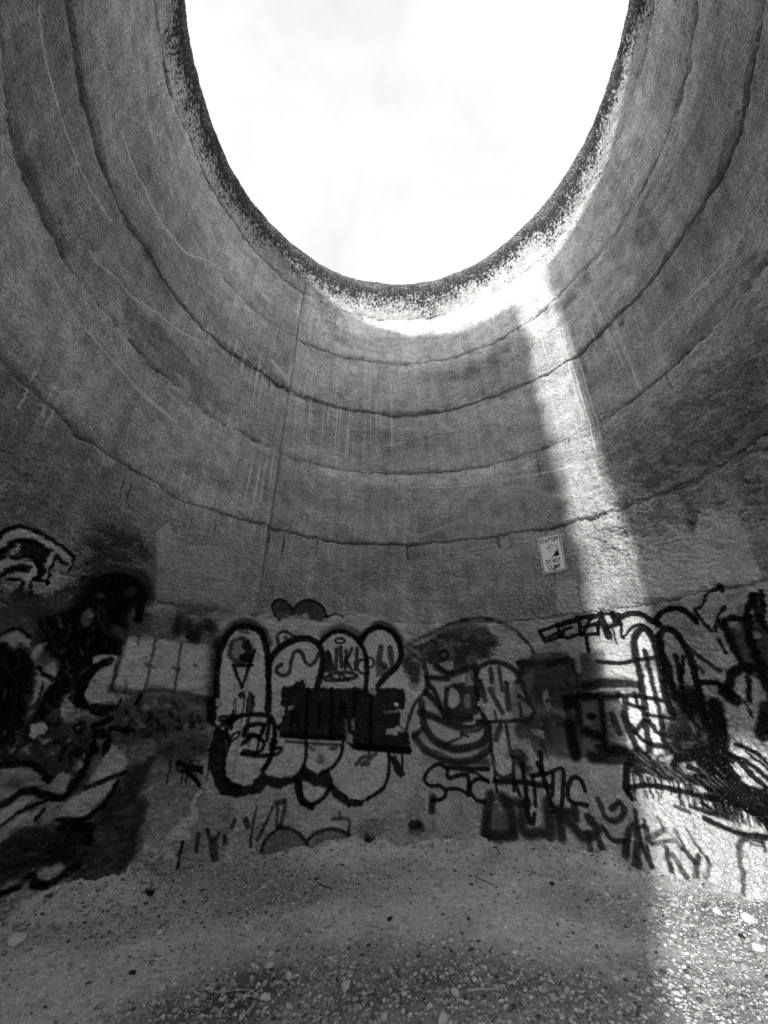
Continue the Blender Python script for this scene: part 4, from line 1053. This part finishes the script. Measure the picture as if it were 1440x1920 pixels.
for k, chunks in sorted(GRAF.items()):
    vs, fs, off = [], [], 0
    at = {n_: [] for n_ in ('cover', 'paint', 'lichen', 'tone')}
    for (V, Fk, A) in chunks:
        v_, f_, a_ = compact(V, Fk, A)
        vs.append(v_); fs.append(f_ + off); off += len(v_)
        for n_ in at: at[n_].append(a_[n_])
    V_ = np.vstack(vs); F_ = np.vstack(fs)[:, ::-1]; A_ = {n_: np.concatenate(x) for n_, x in at.items()}
    for j, sel in enumerate(islands(V_, F_)):
        v_, f_, a_ = compact(V_, F_[sel], A_)
        o = link(PIECES[k][0], np_mesh(PIECES[k][0], v_, f_, a_), M_WALL, silo)
        if j == 0: tag(o, PIECES[k][1])

# solid core behind the face, open at the slot
nzc, nuc = 112, 360
zc = np.linspace(-0.3, H_TOP - 0.05, nzc); uc = np.linspace(0, 2 * math.pi * R, nuc + 1)
Uc, Zc = np.meshgrid(uc, zc)
Vi = wall_xyz(Uc, Zc, np.full_like(Uc, -0.38)).reshape(-1, 3); Vo = wall_xyz(Uc, Zc, np.full_like(Uc, -0.72)).reshape(-1, 3)
idx = np.arange(nzc * (nuc + 1)).reshape(nzc, nuc + 1); off = len(Vi)
Q = np.stack([idx[:-1, :-1], idx[:-1, 1:], idx[1:, 1:], idx[1:, :-1]], -1)
um = (Uc[:-1, :-1] + Uc[1:, 1:]) / 2; zm = (Zc[:-1, :-1] + Zc[1:, 1:]) / 2
keep = ~((um > open_edge(zm, 0) - .03) & (um < open_edge(zm, 1) + .03))
fs = [Q[keep & ~burrow(um, zm, 1.9)][:, ::-1], Q[keep] + off]
kp = np.pad(keep, 1); kp[:, 0] = kp[:, -2]; kp[:, -1] = kp[:, 1]
for c, p, q in ((keep & ~kp[:-2, 1:-1], idx[:-1, :-1], idx[:-1, 1:]), (keep & ~kp[2:, 1:-1], idx[1:, 1:], idx[1:, :-1]), (keep & ~kp[1:-1, :-2], idx[1:, :-1], idx[:-1, :-1]), (keep & ~kp[1:-1, 2:], idx[:-1, 1:], idx[1:, 1:])):
    fs.append(np.stack([p[c], q[c], q[c] + off, p[c] + off], -1))
v_, f_, _ = compact(np.vstack([Vi, Vo]), np.vstack(fs), {})
link('wall_core', np_mesh('wall_core', v_, f_), M_CORE, silo)

# ------------------------------------------------------------------ sign
import bmesh
SIGN_TH, SIGN_Z, SW, SH = rad(39.2), EYE + 0.624 * R, 0.335, 0.575
sg = bpy.data.objects.new('warning_sign', None)
S.collection.objects.link(sg)
tag(sg, 'white metal sign with black border and lettering bolted to the wall beside the sunlit strip', 'sign')
rr = R - 0.075
ex = Vector((math.cos(SIGN_TH), -math.sin(SIGN_TH), 0)); ez = Vector((0, 0, 1)); en = Vector((-math.sin(SIGN_TH), -math.cos(SIGN_TH), 0))
mw = Matrix((ex, ez, en)).transposed().to_4x4()
mw.translation = Vector((rr * math.sin(SIGN_TH), rr * math.cos(SIGN_TH), SIGN_Z))
sg.matrix_world = mw
def rrect(w, h, r, n=6):
    pts = []
    for cx_, cy_, a0 in ((w/2 - r, h/2 - r, 0), (-w/2 + r, h/2 - r, 90), (-w/2 + r, -h/2 + r, 180), (w/2 - r, -h/2 + r, 270)):
        for k in range(n + 1):
            a = rad(a0 + 90 * k / n); pts.append((cx_ + r * math.cos(a), cy_ + r * math.sin(a)))
    return pts
def slab(name, loops, z0, z1, m, parent):
    """prism from outline(s): one loop = plate, two loops = frame"""
    bm = bmesh.new()
    L = [[(bm.verts.new((x, y, z0)), bm.verts.new((x, y, z1))) for x, y in lp] for lp in loops]
    for lp in L:
        for a, b_ in zip(lp, lp[1:] + lp[:1]): bm.faces.new((a[0], b_[0], b_[1], a[1]))
    if len(L) == 1:
        bm.faces.new([v[1] for v in L[0]]); bm.faces.new([v[0] for v in L[0]][::-1])
    else:
        A, Bl = L
        for (a, b_, c_, d_) in zip(A, A[1:] + A[:1], Bl, Bl[1:] + Bl[:1]):
            bm.faces.new((a[1], b_[1], d_[1], c_[1])); bm.faces.new((b_[0], a[0], c_[0], d_[0]))
    bmesh.ops.triangulate(bm, faces=[f for f in bm.faces if len(f.verts) > 4])
    bmesh.ops.recalc_face_normals(bm, faces=bm.faces)
    me = bpy.data.meshes.new(name); bm.to_mesh(me); bm.free()
    return link(name, me, m, parent)
slab('plate', [rrect(SW, SH, .032)], 0, .004, M_SIGNW, sg)
slab('border', [rrect(SW - .022, SH - .022, .028), rrect(SW - .042, SH - .042, .020)], .0035, .0055, M_SIGNK, sg)
def word(txt, cx_, cy_, hgt, wid, name='lettering', skew=0):
    cu = bpy.data.curves.new(name, 'FONT'); cu.body = txt; cu.size = 1; cu.extrude = 0.01; cu.offset = 0.035; cu.space_character = 1.12
    ob = bpy.data.objects.new(name, cu); S.collection.objects.link(ob)
    dg = bpy.context.evaluated_depsgraph_get(); me = bpy.data.meshes.new_from_object(ob.evaluated_get(dg))
    bpy.data.objects.remove(ob); bpy.data.curves.remove(cu)
    co = np.zeros(len(me.vertices) * 3, np.float32); me.vertices.foreach_get('co', co); co = co.reshape(-1, 3)
    lo, hi = co.min(0), co.max(0)
    co[:, 0] = (co[:, 0] - (lo[0] + hi[0]) / 2) / (hi[0] - lo[0]) * wid; co[:, 1] = (co[:, 1] - lo[1]) / (hi[1] - lo[1]) * hgt
    co[:, 0] += cx_ + co[:, 1] * skew; co[:, 1] += cy_; co[:, 2] = .0035 + (co[:, 2] - lo[2]) / (hi[2] - lo[2]) * .002
    me.vertices.foreach_set('co', co.ravel()); me.update(); me.name = name; me.materials.clear()
    return link(name, me, M_SIGNK, sg)
word('STAY OFF', 0, .170, .068, .264)
word('DO NOT', .0, -.158, .068, .215)
word('CLIMB', .0, -.246, .068, .18)
word('DNR', -.028, .072, .028, .068, 'logo_lettering', .15)
# emblem: state outline, tree line
slab('emblem', [[(.03,-.032),(.05,.0),(.052,.03),(.056,.0),(.06,.045),(.066,.005),(.072,.035),(.078,.0),(.083,.02),(.087,-.005),(.092,.10),(.098,.10),(.104,-.06),(.03,-.06),(-.035,-.088),(-.02,-.075),(.0,-.062),(.012,-.05)]], .0035, .0056, M_SIGNK, sg)
for pts in ([(-.03,.128),(.03,.136),(.04,.112),(.098,.106),(.098,.1),(.036,.104),(.026,.129),(-.03,.122)], [(-.03,.112),(.015,.114),(.015,.108),(-.03,.107)], [(-.05,.045),(-.02,.04),(.0,.046),(.024,.05),(.024,.045),(.0,.04),(-.02,.034),(-.05,.04)]):
    slab('emblem_line', [pts], .0035, .0055, M_SIGNK, sg)
def bolt(x, y, r=.013):
    bm = bmesh.new()
    bmesh.ops.create_cone(bm, cap_ends=True, segments=6, radius1=r, radius2=r * .9, depth=.008, matrix=Matrix.Translation((x, y, .008)))
    bmesh.ops.create_cone(bm, cap_ends=True, segments=10, radius1=r * .5, radius2=r * .5, depth=.12, matrix=Matrix.Translation((x, y, -.055)))
    me = bpy.data.meshes.new('bolt'); bm.to_mesh(me); bm.free()
    link('bolt', me, M_METAL, sg)
bolt(.012, SH / 2 - .055); bolt(.0, -SH / 2 + .045)
slab('scuff', [[(-.002,-.215),(.004,-.215),(.008,-.24),(.014,-.268),(.004,-.272),(.0,-.25)]], .0036, .0059, M_SIGNK, sg)
slab('scuff', [[(.012,.215),(.022,.245),(.03,.248),(.026,.235),(.018,.21)]], .0036, .0059, M_SIGNK, sg)

# ------------------------------------------------------------------ stones
def stone_mesh(name, seed, sub, flat=.6, ang=.25):
    bm = bmesh.new(); bmesh.ops.create_icosphere(bm, subdivisions=sub, radius=1)
    r_ = random.Random(seed)
    planes = [(Vector((r_.gauss(0, 1), r_.gauss(0, 1), r_.gauss(0, 1))).normalized(), r_.uniform(.42, .85)) for _ in range(10)]
    for v in bm.verts:
        p = v.co.copy()
        for nrm, d in planes:
            q = p.dot(nrm)
            if q > d: p -= nrm * (q - d) * .85
        p *= 1 + r_.uniform(-ang, ang) * .22
        v.co = Vector((p.x * r_.uniform(.98, 1.02) * 1.15, p.y * .85, p.z * flat))
    me = bpy.data.meshes.new(name); bm.to_mesh(me); bm.free()
    return me
variants = []
for k in range(9):
    for m in (M_STONE, M_STONE, M_STONE_PALE):
        pass
def mk(seed, m, flat=.6):
    me = stone_mesh('stone', seed, 2, flat); me.materials.append(m); return me
variants = [mk(100 + k, (M_STONE, M_STONE, M_STONE, M_STONE_PALE, M_STONE)[k % 5], (.5, .65, .75)[k % 3]) for k in range(15)]
def put_stone(me, x, y, r, label, group=None, name='stone', cat='stone', rot=None):
    o = bpy.data.objects.new(name, me); S.collection.objects.link(o)
    z_ = float(floor_h(np.array([x]), np.array([y]))[0])
    o.location = (x, y, z_ + r * .22); o.scale = (r, r, r)
    o.rotation_euler = rot or (random.uniform(-.3, .3), random.uniform(-.3, .3), random.uniform(0, 6.28))
    return tag(o, label, cat, group)
special = [
 (27, 1776, 19, M_STONE_PALE, .62, 'largest pale stone, lying against the wall at the far left'),
 (107, 1741, 10, M_STONE_PALE, .7, 'rounded pale stone by the wall foot, right of the largest pale stone'),
 (136, 1827, 9, M_STONE_PALE, .8, 'lone pale upright stone on smooth dirt at the left'),
 (68, 1761, 8, M_STONE, .6, 'grey stone between the two pale stones by the left wall'),
 (505, 1811, 13, M_STONE_PALE, .35, 'flat white pointed shard on dark gravel'),
 (1408, 1735, 13, M_STONE_PALE, .7, 'bright pale stone at the wall foot at the far right, in sunlight'),
 (1256, 1743, 8, M_STONE_PALE, .7, 'small bright stone where the sunlit patch of floor begins'),
 (1392, 1758, 8, M_STONE_DARK, .6, 'black stone in the sunlit gravel by the right wall'),
 (1037, 1662, 8, M_STONE_DARK, .6, 'black stone near the back wall, right of centre'),
 (731, 1728, 7, M_STONE_DARK, .4, 'flat black stone in the middle of the dirt floor'),
 (248, 1830, 8, M_STONE_DARK, .5, 'dark stone half sunk in the dirt at the left'),
 (648, 1846, 12, M_STONE_PALE, .6, 'pale chunky stone on the darkest gravel, near the middle'),
 (499, 1873, 12, M_STONE_PALE, .5, 'flat pale stone at the bottom, left of the middle'),
 (855, 1860, 11, M_STONE_PALE, .6, 'long pale stone beside the pale twig'),
 (830, 1912, 12, M_STONE_PALE, .6, 'pale stone at the very bottom edge, right of the middle'),
 (437, 1849, 11, M_STONE, .8, 'chunky grey stone on the gravel, lower left of the white shard'),
 (1420, 1780, 14, M_STONE_PALE, .5, 'broad pale slab of stone in the sun at the far right'),
]
taken = []
for k, (px, py, rp, m, fl, lab) in enumerate(special):
    x, y, sc = on_floor(px, py)
    rho = math.hypot(x, y)
    if rho > R - .16: x, y = x * (R - .16) / rho, y * (R - .16) / rho
    me = mk(500 + k, m, fl)
    nm, ct = ('stone_shard', 'stone') if 'shard' in lab else ('stone', 'stone')
    put_stone(me, x, y, rp * sc, lab, None, nm, ct)
    taken.append((x, y, rp * sc))
cnt = 0
while cnt < 300 - len(special):
    if random.random() < .72: px, py = random.uniform(0, 1440), random.triangular(1640, 1925, 1900)
    else:
        px = random.uniform(0, 1440); py = 1610 + 150 * ((px - 720) / 720) ** 2 + random.uniform(-10, 45)
    x, y, sc = on_floor(px, py)
    if math.hypot(x, y) > R - .14: continue
    if py > 1700 and random.random() > .12 + float(gravelly(np.array([x]), np.array([y]))[0]): continue
    r_ = sc * random.triangular(3.6, 11, 4.6)
    r_ = min(r_, .036)
    if any((x - a) ** 2 + (y - b_) ** 2 < (r_ + c_) ** 2 for a, b_, c_ in taken): continue
    taken.append((x, y, r_))
    put_stone(random.choice(variants), x, y, r_, 'small rough grey stone lying loose among the gravel of the floor', 'loose grey stones scattered over the gravel')
    cnt += 1
# gravel: one mass
ico = stone_mesh('ico', 3, 1, .6, .9)
bv = np.zeros(len(ico.vertices) * 3, np.float32); ico.vertices.foreach_get('co', bv); bv = bv.reshape(-1, 3)
bf = np.array([p.vertices[:] for p in ico.polygons])
NP = 42000
P = []
while sum(len(a) for a in P) < NP:
    x = rng.uniform(-3.5, 3.5, 40000); y = rng.uniform(-3.5, 3.5, 40000)
    ok = np.hypot(x, y) < R - .07
    dens = .10 + .9 * gravelly(x, y) ** 1.4 + .9 * sstep(3.1, 3.45, np.hypot(x, y)) * vnoise(x * 2, y * 2, 9)
    ok &= rng.uniform(0, 1, 40000) < dens * np.where(y > -.5, 1, .18)
    P.append(np.stack([x[ok], y[ok]], -1))
P = np.concatenate(P)[:NP]
rs = 0.0036 + 0.016 * rng.uniform(0, 1, NP) ** 4.0
a1 = rng.uniform(0, 6.28, NP); tl = rng.uniform(-.5, .5, NP); st = rng.uniform(.75, 1.35, (NP, 3))
q = bv[None] * st[:, None] * rs[:, None, None]
qy = q[..., 1] * np.cos(tl)[:, None] - q[..., 2] * np.sin(tl)[:, None]; qz = q[..., 1] * np.sin(tl)[:, None] + q[..., 2] * np.cos(tl)[:, None]
qx = q[..., 0] * np.cos(a1)[:, None] - qy * np.sin(a1)[:, None]; qy = q[..., 0] * np.sin(a1)[:, None] + qy * np.cos(a1)[:, None]
hz = floor_h(P[:, 0], P[:, 1]) + rs * rng.uniform(-.15, .45, NP)
VV = np.stack([qx + P[:, :1], qy + P[:, 1:], qz + hz[:, None]], -1).reshape(-1, 3)
FF = (bf[None] + (np.arange(NP) * len(bv))[:, None, None]).reshape(-1, 3)
tn = np.repeat(np.clip(rng.normal(1.0, .42, NP), .2, 1.8), len(bv))
tag(link('gravel', np_mesh('gravel', VV, FF, {'tone': tn}), M_GRAV), 'loose grey gravel strewn over the dirt floor', 'gravel', kind='stuff')

# ------------------------------------------------------------------ twigs and weeds
def twig(px0, py0, px1, py1, r, m, label):
    a = on_floor(px0, py0); b_ = on_floor(px1, py1)
    A = Vector((a[0], a[1], 0)); Bv = Vector((b_[0], b_[1], 0)); n_ = 9
    side = (Bv - A).cross(Vector((0, 0, 1))).normalized()
    vs, fs = [], []
    for k in range(n_):
        f = k / (n_ - 1); c_ = A.lerp(Bv, f) + side * (.05 * (Bv - A).length * math.sin(f * 4.1))
        c_.z = float(floor_h(np.array([c_.x]), np.array([c_.y]))[0]) + .012 + .008 * math.sin(f * 3)
        for j in range(6):
            an = j * math.pi / 3; rr_ = r * (1 - .45 * f) * (1 + .12 * math.sin(k * 2.3))
            vs.append(c_ + side * rr_ * math.cos(an) + Vector((0, 0, 1)) * rr_ * math.sin(an))
    for k in range(n_ - 1):
        for j in range(6): fs.append((k * 6 + j, k * 6 + (j + 1) % 6, k * 6 + 6 + (j + 1) % 6, k * 6 + 6 + j))
    me = bpy.data.meshes.new('twig'); me.from_pydata([tuple(v) for v in vs], [], fs + [tuple(range(6))[::-1], tuple(range(n_ * 6 - 6, n_ * 6))]); me.update()
    o = link('twig', me, m); tag(o, label, 'twig'); return o
twig(880, 1857, 926, 1859, .005, M_TWIG, 'short pale twig lying on dark gravel at the bottom, right of the middle')
twig(402, 1866, 470, 1862, .003, M_TWIG, 'thin bent pale stem on the gravel at the lower left')
twig(598, 1658, 622, 1669, .006, M_STONE_DARK, 'short dark twig on the gravel left of the middle')
twig(892, 1650, 924, 1672, .005, M_STONE_DARK, 'dark thin stick right of the middle')
def weed(px, py, size, label):
    x, y, sc = on_floor(px, py)
    rho = math.hypot(x, y)
    if rho > R - .12: x, y = x * (R - .12) / rho, y * (R - .12) / rho
    rt = bpy.data.objects.new('dry_weed', None); S.collection.objects.link(rt)
    z_ = float(floor_h(np.array([x]), np.array([y]))[0]); rt.location = (x, y, z_)
    tag(rt, label, 'weed', None)
    vs, fs = [], []
    for k in range(90):
        a = random.uniform(0, 6.28); l = size * random.uniform(.4, 1.1); lean = random.uniform(.3, 1.2); w = .004
        o = Vector((random.gauss(0, size * .22), random.gauss(0, size * .16), -.01)); prev = None
        for s_ in range(4):
            f = s_ / 3
            c_ = o + Vector((math.cos(a) * lean * l * f, math.sin(a) * lean * l * f, l * (f - .35 * f * f * lean)))
            sd_ = Vector((-math.sin(a), math.cos(a), 0)) * w * (1 - f * .8)
            vs += [c_ - sd_, c_ + sd_]
            if s_: i_ = len(vs) - 4; fs.append((i_, i_ + 1, i_ + 3, i_ + 2))
    me = bpy.data.meshes.new('foliage'); me.from_pydata([tuple(v) for v in vs], [], fs); me.update()
    o = link('foliage', me, M_WEED, rt); o['kind'] = 'stuff'
weed(278, 1684, .075, 'dark dry weed on the gravel at the left, near the wall foot')
weed(688, 1592, .13, 'dark withered weed against the wall, left of the middle')

print('tris approx', sum(len(o.data.polygons) * 2 for o in S.objects if o.type == 'MESH'))
